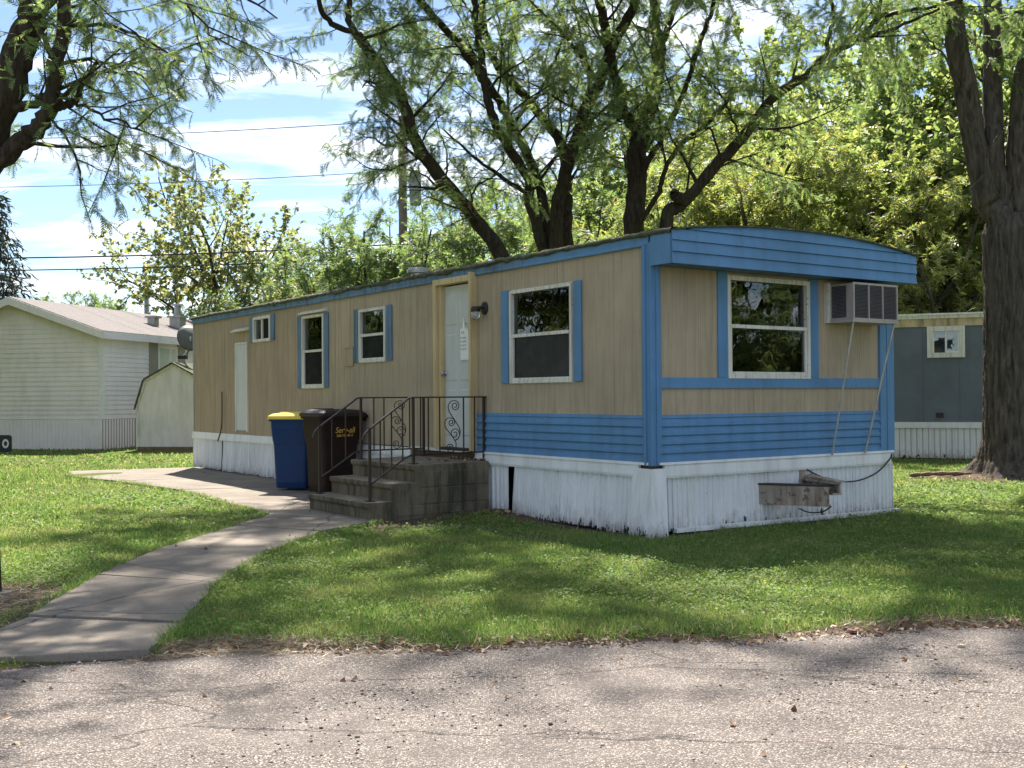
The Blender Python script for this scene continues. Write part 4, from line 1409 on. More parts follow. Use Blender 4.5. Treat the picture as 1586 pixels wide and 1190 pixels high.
def build_far_house():
    c = Vector((-10.78, 28.9, 0))
    a = math.atan2(0.972, 0.235) - math.pi / 2     # long side runs along local +y
    e = empty('white_house', c, a, 'white house with lap siding and brownish shingle roof beyond the small shed', 'house')
    W, Ln = 5.3, 15.0
    zs, ze, zr = 0.80, 3.12, 4.02
    # local: x to the left is negative; gable wall y=0, side wall x=0
    m = MB()
    lap_wall(m, (-W, 0, 0), (0, 0, 0), zs, lambda t: ze + (zr - ze) * (1 - abs(2 * t - 1)) - 0.02, nrm=Vector((0, -1, 0)))
    m.build('gable_wall', 'vinyl_cream', e)
    m = MB()
    lap_wall(m, (0, 0, 0), (0, Ln, 0), zs, lambda t: ze, nrm=Vector((1, 0, 0)))
    m.build('side_wall', 'vinyl_white', e)
    MB().box(-W, -W + 0.05, 0.02, Ln, zs, ze).build('side_wall', 'vinyl_white', e)
    MB().box(-W, 0, Ln - 0.05, Ln, zs, ze).build('gable_wall', 'vinyl_cream', e)
    MB().box(-0.10, 0.022, -0.022, 0.10, zs, ze - 0.01).build('corner_board', 'vinyl_white', e)
    # skirting sheets
    for k in range(5):
        m = MB()
        x0, x1 = -W + k * W / 5, -W + (k + 1) * W / 5 - 0.01
        n = 9
        for q in range(n):
            u0, u1 = x0 + (x1 - x0) * q / n, x0 + (x1 - x0) * (q + 1) / n
            m.quad((u0, -0.008, -0.02), (u1 - 0.02, -0.008, -0.02), (u1 - 0.02, -0.008, zs - 0.004), (u0, -0.008, zs - 0.004))
            m.quad((u1 - 0.02, -0.008, -0.02), (u1, 0.004, -0.02), (u1, 0.004, zs - 0.004), (u1 - 0.02, -0.008, zs - 0.004))
        m.build('skirting_panel', 'vinyl_cream', e)
    for k in range(10):
        m = MB()
        y0, y1 = k * 1.5 + 0.006, k * 1.5 + 1.49
        n = 12
        for q in range(n):
            u0, u1 = y0 + (y1 - y0) * q / n, y0 + (y1 - y0) * (q + 1) / n
            m.quad((0.008, u0, -0.02), (0.008, u1 - 0.03, -0.02), (0.008, u1 - 0.03, zs - 0.004), (0.008, u0, zs - 0.004))
            m.quad((0.008, u1 - 0.03, -0.02), (-0.006, u1, -0.02), (-0.006, u1, zs - 0.004), (0.008, u1 - 0.03, zs - 0.004))
        m.build('skirting_panel', 'vinyl_white', e)
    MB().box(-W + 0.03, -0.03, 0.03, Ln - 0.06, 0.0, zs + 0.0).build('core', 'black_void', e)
    # roof slabs with overhang
    ov, oy = 0.20, 0.28
    sl = (zr - ze) / (W / 2)
    for sgn in (1, -1):
        xa, xb = -W / 2, -W / 2 + sgn * (W / 2 + ov)
        zb = ze - sl * ov
        m = MB()
        pts = []
        for z_off in (0.0, 0.07):
            pts += [(xa, -oy, zr + z_off), (xb, -oy, zb + z_off), (xb, Ln + oy, zb + z_off), (xa, Ln + oy, zr + z_off)]
        m.hull8(pts)
        rf = m.build('roof', 'shingle', e)
        # rake board
        m = MB()
        m.hull8([(xa, -oy - 0.025, zr - 0.15), (xb, -oy - 0.025, zb - 0.15), (xb, -oy + 0.01, zb - 0.15), (xa, -oy + 0.01, zr - 0.15),
                 (xa, -oy - 0.025, zr + 0.05), (xb, -oy - 0.025, zb + 0.05), (xb, -oy + 0.01, zb + 0.05), (xa, -oy + 0.01, zr + 0.05)])
        m.build('rake_board', 'vinyl_cream', e)
    MB().box(ov - 0.012, ov + 0.012, -oy + 0.012, Ln + oy, ze - sl * ov - 0.14, ze - sl * ov + 0.055).build('eave_board', 'vinyl_white', e)
    MB().box(-0.02, ov - 0.013, -0.02, Ln, ze - 0.17, ze - 0.155).build('eave_soffit', 'vinyl_white', e)
    # window with taupe shutters in the side wall
    y0, y1, z0, z1 = 2.68, 3.58, 1.65, 2.78
    f = MB()
    for p in ((y0 - 0.07, y0, z0 - 0.07, z1 + 0.07), (y1, y1 + 0.07, z0 - 0.07, z1 + 0.07), (y0, y1, z1, z1 + 0.07), (y0, y1, z0 - 0.07, z0), (y1 - 0.32, y1 - 0.28, z0, z1)):
        f.box(0.0, 0.05, *p)
    w = f.build('window', 'white_trim', e)
    MB().box(0.018, 0.024, y0, y1, z0, z1).build('pane', 'blind', w)
    s = MB()
    z = z0 + 0.02
    while z < z1 - 0.02:
        s.box(0.024, 0.032, y0 + 0.01, y1 - 0.34, z, z + 0.028)
        z += 0.05
    tag(s.build('blind_slat', 'blind', w), kind='stuff')
    for a, b in ((y0 - 0.50, y0 - 0.09), (y1 + 0.09, y1 + 0.50)):
        sh = MB().box(0.0, 0.045, a, b, z0 - 0.1, z1 + 0.14).build('shutter', 'shutter_taupe', w)
        for c0, c1 in ((z0 - 0.02, (z0 + z1) / 2 - 0.03), ((z0 + z1) / 2 + 0.03, z1 + 0.06)):
            MB().box(0.04, 0.052, a + 0.08, b - 0.08, c0, c1).build('shutter_panel', 'shutter_taupe', sh)
    # roof vents
    for (x, y, h, wd) in ((-1.1, 4.2, 0.28, 0.12), (-1.1, 5.6, 0.38, 0.18)):
        zz = ze - sl * x * -1 * -1 + 0.0
        zz = zr - sl * abs(x + W / 2) + 0.0
        m = MB().box(x - wd, x + wd, y - wd, y + wd, zz - 0.1, zz + h)
        v = m.build('roof_vent', 'galv', e)
        MB().box(x - wd - 0.06, x + wd + 0.06, y - wd - 0.06, y + wd + 0.06, zz + h + 0.001, zz + h + 0.06).build('vent_cap', 'galv', v)
        if wd > 0.15:
            MB().loft([[(x + r * math.cos(q), y + r * math.sin(q), z) for q in np.linspace(0, 6.283, 12, endpoint=False)] for r, z in ((0.10, zz + h + 0.05), (0.10, zz + h + 0.38), (0.19, zz + h + 0.38), (0.17, zz + h + 0.44))]).build('flue', 'galv', v)


build_far_house()


def build_shed():
    e = empty('garden_shed', (-8.79, 28.5, 0), rad(-10), 'small pale gambrel roofed shed partly behind the mobile home', 'shed')
    prof = [(-1.05, 1.05), (-0.80, 1.82), (0.0, 2.24), (0.80, 1.82), (1.05, 1.05)]
    D = 2.4
    m = MB()
    m.extrude([(-0.99, 0.05), (0.99, 0.05), (0.99, 1.08), (0.75, 1.78), (0, 2.18), (-0.75, 1.78), (-0.99, 1.08)], 0.0, D, lambda u, a, b: (a, u, b))
    m.build('wall', 'shed_white', e)
    for (a, b) in zip(prof[:-1], prof[1:]):
        A, B = Vector((a[0], 0, a[1])), Vector((b[0], 0, b[1]))
        n = Vector((-(B.z - A.z), 0, B.x - A.x)).normalized() * 0.035
        m = MB()
        pts = []
        for off in (Vector((0, 0, 0)), n):
            for y in (-0.09, D + 0.09):
                pass
            pts += [tuple(A + off + Vector((0, -0.09, 0))), tuple(B + off + Vector((0, -0.09, 0))), tuple(B + off + Vector((0, D + 0.09, 0))), tuple(A + off + Vector((0, D + 0.09, 0)))]
        m.hull8(pts)
        m.build('roof_slope', 'moss_roof', e)
        # trim board under the slope
        m = MB()
        t = n * 1.6
        m.hull8([tuple(A - t + Vector((0, -0.05, 0))), tuple(B - t + Vector((0, -0.05, 0))), tuple(B - t), tuple(A - t), tuple(A - n * .05 + Vector((0, -0.05, 0))), tuple(B - n * .05 + Vector((0, -0.05, 0))), tuple(B - n * .05), tuple(A - n * .05)])
        m.build('trim_board', 'frame_white', e)
    for x in (-1.03, 0.95):
        MB().box(x, x + 0.08, -0.03, 0.04, 0.0, 1.06).build('corner_board', 'frame_white', e)
    MB().box(-1.0, 1.0, -0.05, D, -0.03, 0.08).build('base_timber', 'bark_litter', e)


build_shed()


def build_dish():
    c = at(293, 524, 29.2)
    e = empty('satellite_dish', at(283, 553, 29.2), 0, 'dark grey satellite dish on a bent arm on the shed roof', 'satellite dish')
    o = e.location
    d = Vector((0.55, -0.75, 0.35)).normalized()   # back of the dish is seen
    face = -d
    u = face.cross(Vector((0, 0, 1))).normalized()
    v = u.cross(face).normalized()
    rings = []
    cc = c - o
    for r, s in ((0.02, -0.09), (0.14, -0.075), (0.26, -0.03), (0.33, 0.0), (0.325, 0.012), (0.25, -0.018), (0.13, -0.062), (0.02, -0.078)):
        rings.append([tuple(cc + u * (r * math.cos(a)) + v * (r * 1.12 * math.sin(a)) + face * s) for a in np.linspace(0, 6.283, 28, endpoint=False)])
    MB().loft(rings).build('dish', 'dish_grey', e, smooth=True)
    back = cc - face * 0.09
    MB().tube(smooth_path([(0, 0, 0), (0.10, 0, 0.10), (0.22, 0, 0.26), (back.x, back.y, back.z - 0.12), tuple(back)], 5), 0.032, 8).build('arm', 'galv', e, smooth=True)
    MB().box(-0.1, 0.1, -0.12, 0.12, -0.06, 0.03).build('foot', 'lamp_black', e)
    MB().tube([(0.12, -0.03, 0.0), (back.x - 0.02, back.y, back.z - 0.2)], 0.012, 6).build('brace', 'cable', e)
    MB().tube([tuple(cc + face * 0.0 - v * 0.33), tuple(cc + face * 0.45 - v * 0.28)], 0.016, 6).build('feed_arm', 'galv', e)


build_dish()


# ------------------------------------------------------------------ grey-blue trailer behind, right
def build_trailer():
    A = rad(144.6)
    p = Vector((9.42, 22.17, 0))
    d = Vector((-0.905, 0.425, 0)).normalized()      # along the wall, away to the left
    d = (Vector((7.867, 22.83, 0)) - p).normalized()
    rz = math.atan2(d.y, d.x)
    e = empty('blue_grey_trailer', p, rz, 'blue grey trailer with white skirting behind the large tree trunk', 'mobile home')
    # local: x along the wall to the left/back, outward normal is +y?  find the side facing the camera
    n = Vector((-math.sin(rz), math.cos(rz), 0))
    s = 1.0 if n.dot(Vector((0, 0, 0)) - p) > 0 else -1.0
    fn = lambda a, u, z: (u, s * a, z)
    X0, X1, DP = -3.2, 9.5, 3.6
    wu0, wu1, wz0, wz1 = 0.34, 0.86, 2.16, 2.60
    cuts = [X0, -2.0, -0.8, 0.35, 1.05, 2.2, 3.4, 4.6, 5.8, 7.0, 8.2, X1]
    r = random.Random(2)
    for a, b in zip(cuts[:-1], cuts[1:]):
        m = MB(fn)
        if a < wu0 + 0.05 < b or a < wu1 - 0.05 < b:
            for z0, z1 in ((0.70, wz0), (wz1, 2.75)):
                m.box(-0.05, r.uniform(0, .006), a, b - 0.004, z0, z1)
            if a < wu0: m.box(-0.05, 0.001, a, wu0, wz0, wz1)
            if b > wu1: m.box(-0.05, 0.001, wu1, b - 0.004, wz0, wz1)
        else:
            m.box(-0.05, r.uniform(0, .006), a, b - 0.004, 0.70, 2.75)
        m.build('wall_panel', 'grey_blue', e)
    MB(fn).box(-DP, -0.06, X0 + 0.02, X1 - 0.02, 0.1, 2.74).build('core', 'interior', e)
    for x in (X0, X1 - 0.05):
        MB(fn).box(-DP, -0.05, x, x + 0.05, 0.7, 2.74).build('end_wall', 'grey_blue', e)
    MB(fn).box(-0.02, 0.03, X0, X1, 2.70, 2.86).build('fascia_board', 'stained_wood', e)
    MB(fn).box(-0.02, 0.06, X0, X1, 2.861, 2.93).build('gutter', 'frame_white', e)
    m = MB(fn)
    m.hull8([(0.09, X0, 2.931), (0.09, X1, 2.931), (-DP, X1, 2.931), (-DP, X0, 2.931), (0.09, X0, 2.965), (0.09, X1, 2.965), (-DP / 2, X1, 3.08), (-DP / 2, X0, 3.08)])
    m.build('roof', 'white_trim', e)
    f = MB(fn)
    for q in ((wu0 - 0.10, wu0, wz0 - 0.10, wz1 + 0.10), (wu1, wu1 + 0.10, wz0 - 0.10, wz1 + 0.10), (wu0, wu1, wz1, wz1 + 0.10), (wu0, wu1, wz0 - 0.10, wz0)):
        f.box(-0.03, 0.045, *q)
    w = f.build('window', 'frame_white', e)
    sm = MB(fn)
    um = (wu0 + wu1) / 2
    for q in ((um - 0.02, um + 0.02, wz0, wz1), (wu0, wu0 + 0.035, wz0, wz1), (wu1 - 0.035, wu1, wz0, wz1), (wu0 + .035, um - .02, wz0, wz0 + 0.03)):
        sm.box(-0.02, 0.02, *q)
    sm.build('sash', 'white_trim', w)
    MB(fn).box(-0.012, -0.006, wu0, wu1, wz0, wz1).build('pane', 'glass', w)
    MB(fn).box(-0.035, -0.03, wu0 + 0.12, wu0 + 0.22, wz0 + 0.24, wz0 + 0.40).build('sticker', 'ring_white', w)
    MB(fn).box(0.0, 0.05, X0, X1, 0.62, 0.74).build('starter_strip', 'white_trim', e)
    k = X0
    while k < X1 - 0.1:
        m = MB(fn)
        b = min(k + 0.9, X1)
        n_ = 8
        for q in range(n_):
            u0, u1 = k + (b - k) * q / n_, k + (b - k) * (q + 1) / n_
            m.quad((0.01, u0, 0.0), (0.01, u1 - 0.03, 0.0), (0.01, u1 - 0.03, 0.62), (0.01, u0, 0.62))
            m.quad((0.01, u1 - 0.03, 0.0), (-0.002, u1 - 0.004, 0.0), (-0.002, u1 - 0.004, 0.62), (0.01, u1 - 0.03, 0.62))
        m.build('skirting_panel', 'white_skirt', e)
        k += 0.9
    MB(fn).box(0.0, 0.04, 0.66, 0.80, 0.84, 0.93).build('outlet_box', 'iron', e)


build_trailer()


# ------------------------------------------------------------------ trees
class Tree:
    def __init__(self, seed, base):
        self.r = np.random.default_rng(seed)
        self.base = np.array(base, dtype=float)
        self.wood = []
        self.lp, self.ld, self.ls = [], [], []

    def tube(self, pts, radii, seg):
        self.wood.append((np.asarray(pts, dtype=float), list(radii), seg))

    def grow(self, p, d, L, r0, lvl, cfg):
        rn = self.r
        n = max(3, int(L / cfg['step'][lvl]))
        p = np.array(p, dtype=float); d = np.array(d, dtype=float)
        d /= np.linalg.norm(d)
        pts, ds = [p.copy()], [d.copy()]
        for i in range(n):
            d = d + rn.normal(0, cfg['jit'][lvl], 3)
            d[2] += cfg['trop'][lvl]
            d /= np.linalg.norm(d)
            p = p + d * (L / n)
            pts.append(p.copy()); ds.append(d.copy())
        tip = max(0.0025, r0 * cfg['taper'][lvl])
        self.tube(pts, np.linspace(r0, tip, n + 1), cfg['seg'][lvl])
        if lvl < cfg['maxl']:
            k = max(1, int(round(cfg['dens'][lvl] * L)))
            for j in range(k):
                s = cfg['start'][lvl] + (1 - cfg['start'][lvl]) * (j + rn.random()) / k
                i = min(n - 1, int(s * n))
                q = pts[i] + (pts[i + 1] - pts[i]) * (s * n - i if s < 1 else 1)
                self.child(q, ds[i], L * cfg['ratio'][lvl] * (1.15 - 0.55 * s) * rn.uniform(0.75, 1.25), max(0.003, r0 * (1 - 0.65 * s) * 0.5), lvl + 1, cfg)
        if lvl >= cfg['leafl']:
            self.leaves(pts, ds, L, cfg, lvl)

    def child(self, q, d, L, r, lvl, cfg):
        rn = self.r
        a = rn.uniform(*cfg['ang'][lvl])
        v = rn.normal(0, 1, 3)
        v -= d * np.dot(v, d)
        v /= np.linalg.norm(v)
        v[2] *= cfg.get('flat', 1.0)
        nd = d * math.cos(a) + v * math.sin(a)
        self.grow(q, nd, max(L, cfg['minL']), r, lvl, cfg)

    def leaves(self, pts, ds, L, cfg, lvl):
        rn = self.r
        k = int(L / cfg['lsp'] * (1 if lvl == cfg['maxl'] else 0.6))
        n = len(pts) - 1
        for j in range(k):
            s = 0.12 + 0.88 * (j + rn.random()) / k
            i = min(n - 1, int(s * n))
            q = pts[i] + (pts[i + 1] - pts[i]) * min(1, s * n - i)
            d = ds[i] * 0.6 + rn.normal(0, 0.62, 3)
            d[2] -= cfg['droop']
            self.lp.append(q); self.ld.append(d); self.ls.append(cfg['lsize'] * rn.uniform(0.75, 1.25))

    def limb(self, pts, r0, r1, cfg, start=0.3, every=0.5, blen=(1.3, 3.0), seg=10, cont=None, zmin=0):
        """a limb whose course is known; side branches grow from it"""
        rn = self.r
        P = smooth_path([Vector(p) for p in pts], 5)
        n = len(P)
        wob = rn.normal(0, 0.012, (n, 3)); wob[0] = 0
        P = [np.array(p) + w for p, w in zip(P, wob)]
        k_ = cfg.get('rs', 1.0)
        r0, r1 = r0 * k_, r1 * k_
        R = np.linspace(r0, r1, n)
        self.tube(P, R * rn.uniform(0.93, 1.07, n), seg)
        acc = 0
        L = sum(np.linalg.norm(P[i + 1] - P[i]) for i in range(n - 1))
        run = 0
        for i in range(n - 1):
            dv = P[i + 1] - P[i]; ln = np.linalg.norm(dv)
            run += ln; acc += ln
            while acc > every:
                acc -= every
                if run / L > start and P[i][2] > zmin:
                    self.child(P[i], dv / ln, rn.uniform(*blen), max(0.008, R[i] * rn.uniform(0.18, 0.4)), 1, cfg)
        if cont:
            d = P[-1] - P[-3]
            self.grow(P[-1], d / np.linalg.norm(d) + np.array(cont[1]), cont[0] * cfg.get('cs', 1.0), r1, 0, cfg)

    def finish(self, name, label, wood_mat, leaf_mat, template, group=None, cap=None, cat='tree'):
        b = self.base
        e = empty(name, b, 0, label, cat, group)
        Vs, Fs, off = [], [], 0
        for P, R, seg in self.wood:
            V, F = tube_np(P, R, seg)
            Vs.append(V); Fs.append(F + off); off += len(V)
        mesh_np('trunk', np.concatenate(Vs) - b, np.concatenate(Fs), wood_mat, e, smooth=True)
        p = np.array(self.lp); d = np.array(self.ld); s = np.array(self.ls)
        if cap and len(p) > cap:
            k = self.r.choice(len(p), cap, replace=False)
            p, d, s = p[k], d[k], s[k]
        V, F = expand(template, p - b, d, s, self.r)
        c = mesh_np('crown', V, F, leaf_mat, e)
        c['kind'] = 'stuff'
        self.n = len(p)
        return e


def expand(T, p, d, s, rn):
    TV, TF = T
    n = len(p)
    x = d / np.linalg.norm(d, axis=1, keepdims=True)
    up = np.array([0, 0, 1.0]) + rn.normal(0, 0.45, (n, 3))
    y = np.cross(up, x); y /= np.maximum(np.linalg.norm(y, axis=1, keepdims=True), 1e-6)
    z = np.cross(x, y)
    V = p[:, None, :] + s[:, None, None] * (TV[None, :, 0:1] * x[:, None, :] + TV[None, :, 1:2] * y[:, None, :] + TV[None, :, 2:3] * z[:, None, :])
    k = len(TV)
    F = (TF[None] + (np.arange(n) * k)[:, None, None]).reshape(-1, TF.shape[1])
    return V.reshape(-1, 3), F


def tmpl_pinnate(pairs=7, ll=0.27, lw=0.062, drop=0.28):
    V, F = [], []
    for i in range(pairs):
        x = 0.12 + 0.88 * i / (pairs - 1)
        L = ll * (1 - 0.35 * abs(i - pairs * 0.45) / pairs)
        for sy in (-1, 1):
            zb = -drop * x * x
            b = len(V)
            V += [(x - lw, sy * 0.01, zb), (x + lw, sy * 0.01, zb), (x + lw + 0.03 + 0.10, sy * L, zb - 0.06 - 0.05 * (i % 2))]
            F.append((b, b + 1, b + 2))
    return np.array(V), np.array(F)


def tmpl_leaf():
    # one broad leaf folded along its midrib, with lobes
    V = [(0.0, 0, 0), (0.42, -0.46, 0.10), (1.0, 0, -0.12), (0.42, 0.46, 0.10)]
    return np.array(V), np.array([(0, 1, 2), (0, 2, 3)])


PIN = tmpl_pinnate()
PIN_FAR = tmpl_pinnate(4, 0.36, 0.13)
LEAF = tmpl_leaf()

HONEY = dict(step=(0.45, 0.28, 0.16, 0.10), jit=(0.10, 0.13, 0.17, 0.2), trop=(0.03, 0.0, -0.03, -0.05), taper=(0.30, 0.25, 0.3, 0.4), seg=(8, 5, 4, 3),
             dens=(1.6, 3.3, 3.0, 0), start=(0.12, 0.12, 0.2, 0), ratio=(0.55, 0.46, 0.45, 0), ang=(None, (0.6, 1.15), (0.5, 1.1), (0.5, 1.0)), minL=0.34,
             maxl=2, leafl=1, lsp=0.037, droop=0.28, lsize=0.155, flat=0.75, rs=0.70, cs=1.4)


def T(px, py, Y):
    return tuple(at(px, py, Y))


def honey_trees():
    # leaning stem, left
    t = Tree(11, (0.62, 18.6, -0.05))
    Y = 18.6
    t.limb([(0.62, Y, -0.1), (0.45, Y, 1.8), T(779, 403, Y), T(735, 340, Y), T(687, 281, Y), T(642, 218, Y - .2), T(620, 148, Y - .3), T(572, 81, Y - .4), T(553, 55, Y - .5)], 0.20, 0.115, HONEY, start=0.5, every=0.26, blen=(0.8, 1.8), seg=12, zmin=4.2)
    t.limb([T(553, 55, Y - .5), T(509, 31, Y - .9), T(494, 0, Y - 1.3), T(485, -60, Y - 1.8)], 0.075, 0.05, HONEY, 0.0, 0.4, (0.6, 1.2), cont=(2.6, (0.1, -0.4, 0.3)), seg=8)
    t.limb([T(553, 55, Y - .5), T(540, 31, Y - .4), T(541, 0, Y - .3), T(530, -80, Y)], 0.09, 0.06, HONEY, 0.0, 0.4, cont=(4.0, (0, -0.2, 0.3)), seg=8)
    t.limb([T(725, 325, Y), T(738, 290, Y - .2), T(765, 272, Y - .4), T(790, 240, Y - .5)], 0.03, 0.012, HONEY, 0.2, 0.3, (0.6, 1.2), seg=6)
    t.limb([T(690, 283, Y), T(692, 240, Y + .3), T(680, 200, Y + .5), T(672, 170, Y + .6)], 0.028, 0.012, HONEY, 0.2, 0.3, (0.6, 1.4), seg=6)
    t.limb([T(640, 215, Y - .2), T(600, 225, Y - .6), T(580, 215, Y - 1.0), T(555, 208, Y - 1.3)], 0.035, 0.012, HONEY, 0.1, 0.16, (0.5, 1.0), seg=6)
    t.limb([T(655, 240, Y - .2), T(610, 262, Y - .3), T(580, 262, Y - .5), T(560, 258, Y - .6)], 0.035, 0.012, HONEY, 0.1, 0.16, (0.5, 1.0), seg=6)
    t.limb([T(620, 150, Y - .3), T(585, 130, Y - .9), T(570, 128, Y - 1.5), T(560, 135, Y - 1.8)], 0.035, 0.012, HONEY, 0.1, 0.16, (0.5, 1.0), seg=6)
    e1 = t.finish('honey_locust', 'honey locust with a single dark stem leaning towards the utility pole', 'bark_locust', 'leaf_locust', PIN, 'honey locusts behind the home', cap=30000)
    rn = np.random.default_rng(41)      # tuft of dead orange leaves caught on the stem
    P = np.array(T(727, 326, Y - .12)) - t.base + rn.normal(0, 0.09, (90, 3)) * np.array([1, .6, 1.1])
    V, F = expand(LEAF, P, rn.normal(0, 1, (90, 3)) + np.array([0, 0, -.6]), rn.uniform(0.04, 0.09, 90), rn)
    tag(mesh_np('dead_leaf_tuft', V, F, 'dead_leaf', e1), 'tuft of dead orange leaves', kind='stuff')
    n1 = t.n

    # clump of four stems
    t = Tree(12, (1.0, 19.4, -0.05))
    Y = 19.4
    t.limb([(0.95, Y, -0.1), (0.9, Y, 2.0), T(842, 388, Y), T(820, 314, Y), T(816, 273, Y), T(775, 207, Y - .2), T(757, 163, Y - .3), T(748, 110, Y - .4), T(738, 40, Y - .6), T(732, -30, Y - .8)], 0.17, 0.085, HONEY, 0.45, 0.34, seg=10, cont=(4.2, (0, -0.35, 0.2)), zmin=4.4)
    t.limb([T(818, 300, Y), T(775, 274, Y - .3), T(731, 240, Y - .6), T(687, 200, Y - .9)], 0.065, 0.02, HONEY, 0.2, 0.3, (0.7, 1.6), seg=7)
    t.limb([(1.05, Y + .1, -0.1), (1.0, Y + .1, 2.0), T(853, 385, Y + .1), T(831, 274, Y + .2), T(801, 211, Y + .2), T(775, 159, Y + .1), T(746, 122, Y), T(727, 92, Y - .2), T(698, 55, Y - .5), T(657, 7, Y - 1.0), T(630, -40, Y - 1.4)], 0.15, 0.075, HONEY, 0.5, 0.42, seg=10, cont=(4.0, (-0.2, -0.4, 0.2)), zmin=4.4)
    t.limb([T(770, 150, Y + .1), T(720, 70, Y + .2), T(690, 45, Y + .3), T(645, 0, Y + .4), T(610, -60, Y + .5)], 0.06, 0.04, HONEY, 0.2, 0.4, seg=7, cont=(3.0, (-0.2, 0.2, 0.2)))
    t.limb([(1.15, Y - .1, -0.1), (1.1, Y - .1, 2.0), T(860, 381, Y - .1), T(875, 270, Y - .3), T(890, 222, Y - .4), T(909, 166, Y - .6), T(931, 118, Y - .7), T(950, 67, Y - .9), T(977, 20, Y - 1.1), T(990, -20, Y - 1.3)], 0.19, 0.115, HONEY, 0.5, 0.42, seg=12, cont=(4.5, (0.1, -0.4, 0.3)), zmin=4.4)
    t.limb([(1.25, Y + .3, -0.1), (1.25, Y + .3, 2.0), T(879, 381, Y + .3), T(879, 296, Y + .5), T(868, 222, Y + .7), T(838, 181, Y + .9), T(812, 148, Y + 1.0), T(772, 104, Y + 1.2), T(752, 50, Y + 1.3), T(745, -20, Y + 1.4)], 0.17, 0.09, HONEY, 0.5, 0.42, seg=10, cont=(4.5, (0, 0.3, 0.2)), zmin=4.4)
    t.limb([T(800, 185, Y), T(830, 150, Y - .7), T(855, 105, Y - 1.3), T(870, 60, Y - 1.9)], 0.05, 0.02, HONEY, 0.15, 0.3, (0.8, 1.8), seg=6)
    t.limb([T(900, 215, Y - .4), T(925, 212, Y - .9), T(955, 200, Y - 1.3)], 0.035, 0.012, HONEY, 0.15, 0.28, (0.7, 1.4), seg=6)
    t.finish('honey_locust', 'honey locust clump of four dark stems rising from one foot behind the roof', 'bark_locust', 'leaf_locust', PIN, 'honey locusts behind the home', cap=42000)
    n2 = t.n

    # upright forked tree
    t = Tree(13, (2.2, 18.9, -0.05))
    Y = 18.9
    t.limb([(2.2, Y, -0.1), (2.18, Y, 2.0), T(981, 360, Y), T(986, 296, Y), T(986, 242, Y), T(991, 208, Y)], 0.27, 0.23, HONEY, 0.7, 0.5, (0.8, 1.6), seg=14, zmin=4.6)
    t.limb([T(991, 210, Y), T(967, 175, Y), T(954, 128, Y - .1), T(944, 77, Y - .2), T(934, 27, Y - .3), T(920, -20, Y - .4)], 0.15, 0.10, HONEY, 0.1, 0.42, seg=10, cont=(4.5, (-0.1, -0.3, 0.3)))
    t.limb([T(991, 210, Y), T(1011, 158, Y + .1), T(1018, 111, Y + .2), T(1016, 67, Y + .3), T(1011, 0, Y + .3), T(1008, -40, Y + .3)], 0.18, 0.10, HONEY, 0.1, 0.42, seg=10, cont=(4.5, (0, 0.2, 0.3)))
    t.limb([T(1018, 111, Y + .2), T(1024, 91, Y), T(1031, 50, Y - .3), T(1048, 0, Y - .7), T(1055, -30, Y - .9)], 0.10, 0.07, HONEY, 0.0, 0.4, seg=8, cont=(4.0, (0.2, -0.4, 0.2)))
    t.limb([T(984, 353, Y - .1), T(1001, 330, Y - .3), T(1021, 296, Y - .5), T(1031, 262, Y - .7), T(1055, 222, Y - .9), T(1088, 198, Y - 1.1), T(1118, 168, Y - 1.3), T(1135, 144, Y - 1.4)], 0.075, 0.04, HONEY, 0.45, 0.35, (0.7, 1.6), seg=8)
    t.limb([T(1031, 262, Y - .7), T(1024, 215, Y - .9), T(1019, 161, Y - 1.1)], 0.035, 0.015, HONEY, 0.2, 0.3, (0.7, 1.3), seg=6)
    t.limb([T(990, 285, Y), T(1003, 250, Y - .2), T(1030, 205, Y - .4), T(1048, 168, Y - .6), T(1071, 111, Y - .9), T(1088, 54, Y - 1.2), T(1102, 20, Y - 1.4), T(1105, -20, Y - 1.6)], 0.085, 0.045, HONEY, 0.4, 0.38, seg=8, cont=(3.5, (0.2, -0.3, 0.2)))
    t.limb([T(1071, 111, Y - .9), T(1100, 125, Y - 1.2), T(1118, 151, Y - 1.5), T(1132, 178, Y - 1.6)], 0.03, 0.015, HONEY, 0.1, 0.3, (0.6, 1.2), seg=6)
    t.finish('honey_locust', 'upright honey locust trunk that forks above the blue visor', 'bark_locust', 'leaf_locust', PIN, 'honey locusts behind the home', cap=36000)
    n3 = t.n

    # long limb leaning right, with sawn stub
    t = Tree(14, (2.35, 17.6, -0.05))
    Y = 17.6
    main = [(2.35, Y, -0.1), (2.4, Y, 1.8), T(1031, 350, Y), T(1048, 323, Y), T(1068, 306, Y), T(1108, 255, Y), T(1149, 215, Y), T(1179, 175, Y - .1), T(1209, 141, Y - .2), T(1249, 118, Y - .3), T(1276, 91, Y - .4), T(1317, 67, Y - .5), T(1347, 44, Y - .6)]
    t.limb(main, 0.17, 0.075, HONEY, 0.45, 0.32, (0.8, 1.8), seg=12, zmin=4.4)
    t.limb([T(1060, 312, Y - .05), T(1050, 306, Y - .2), T(1044, 300, Y - .3)], 0.125, 0.11, HONEY, 2.0, 9, seg=12)
    q0, q1 = np.array(T(1044, 300, Y - .3)), np.array(T(1043.6, 299.5, Y - .305))
    t.tube([q0, q1], [0.075, 0.001], 12)
    t.limb([T(1347, 44, Y - .6), T(1364, 27, Y - .8), T(1400, 17, Y - 1.2), T(1450, 10, Y - 1.6)], 0.05, 0.03, HONEY, 0.05, 0.4, seg=7, cont=(2.5, (0.2, -0.3, 0.3)))
    t.limb([T(1317, 67, Y - .5), T(1370, 50, Y - .3), T(1400, 37, Y - .1), T(1455, 15, Y + .2)], 0.055, 0.03, HONEY, 0.1, 0.4, seg=7, cont=(2.5, (0.2, 0.3, 0.3)))
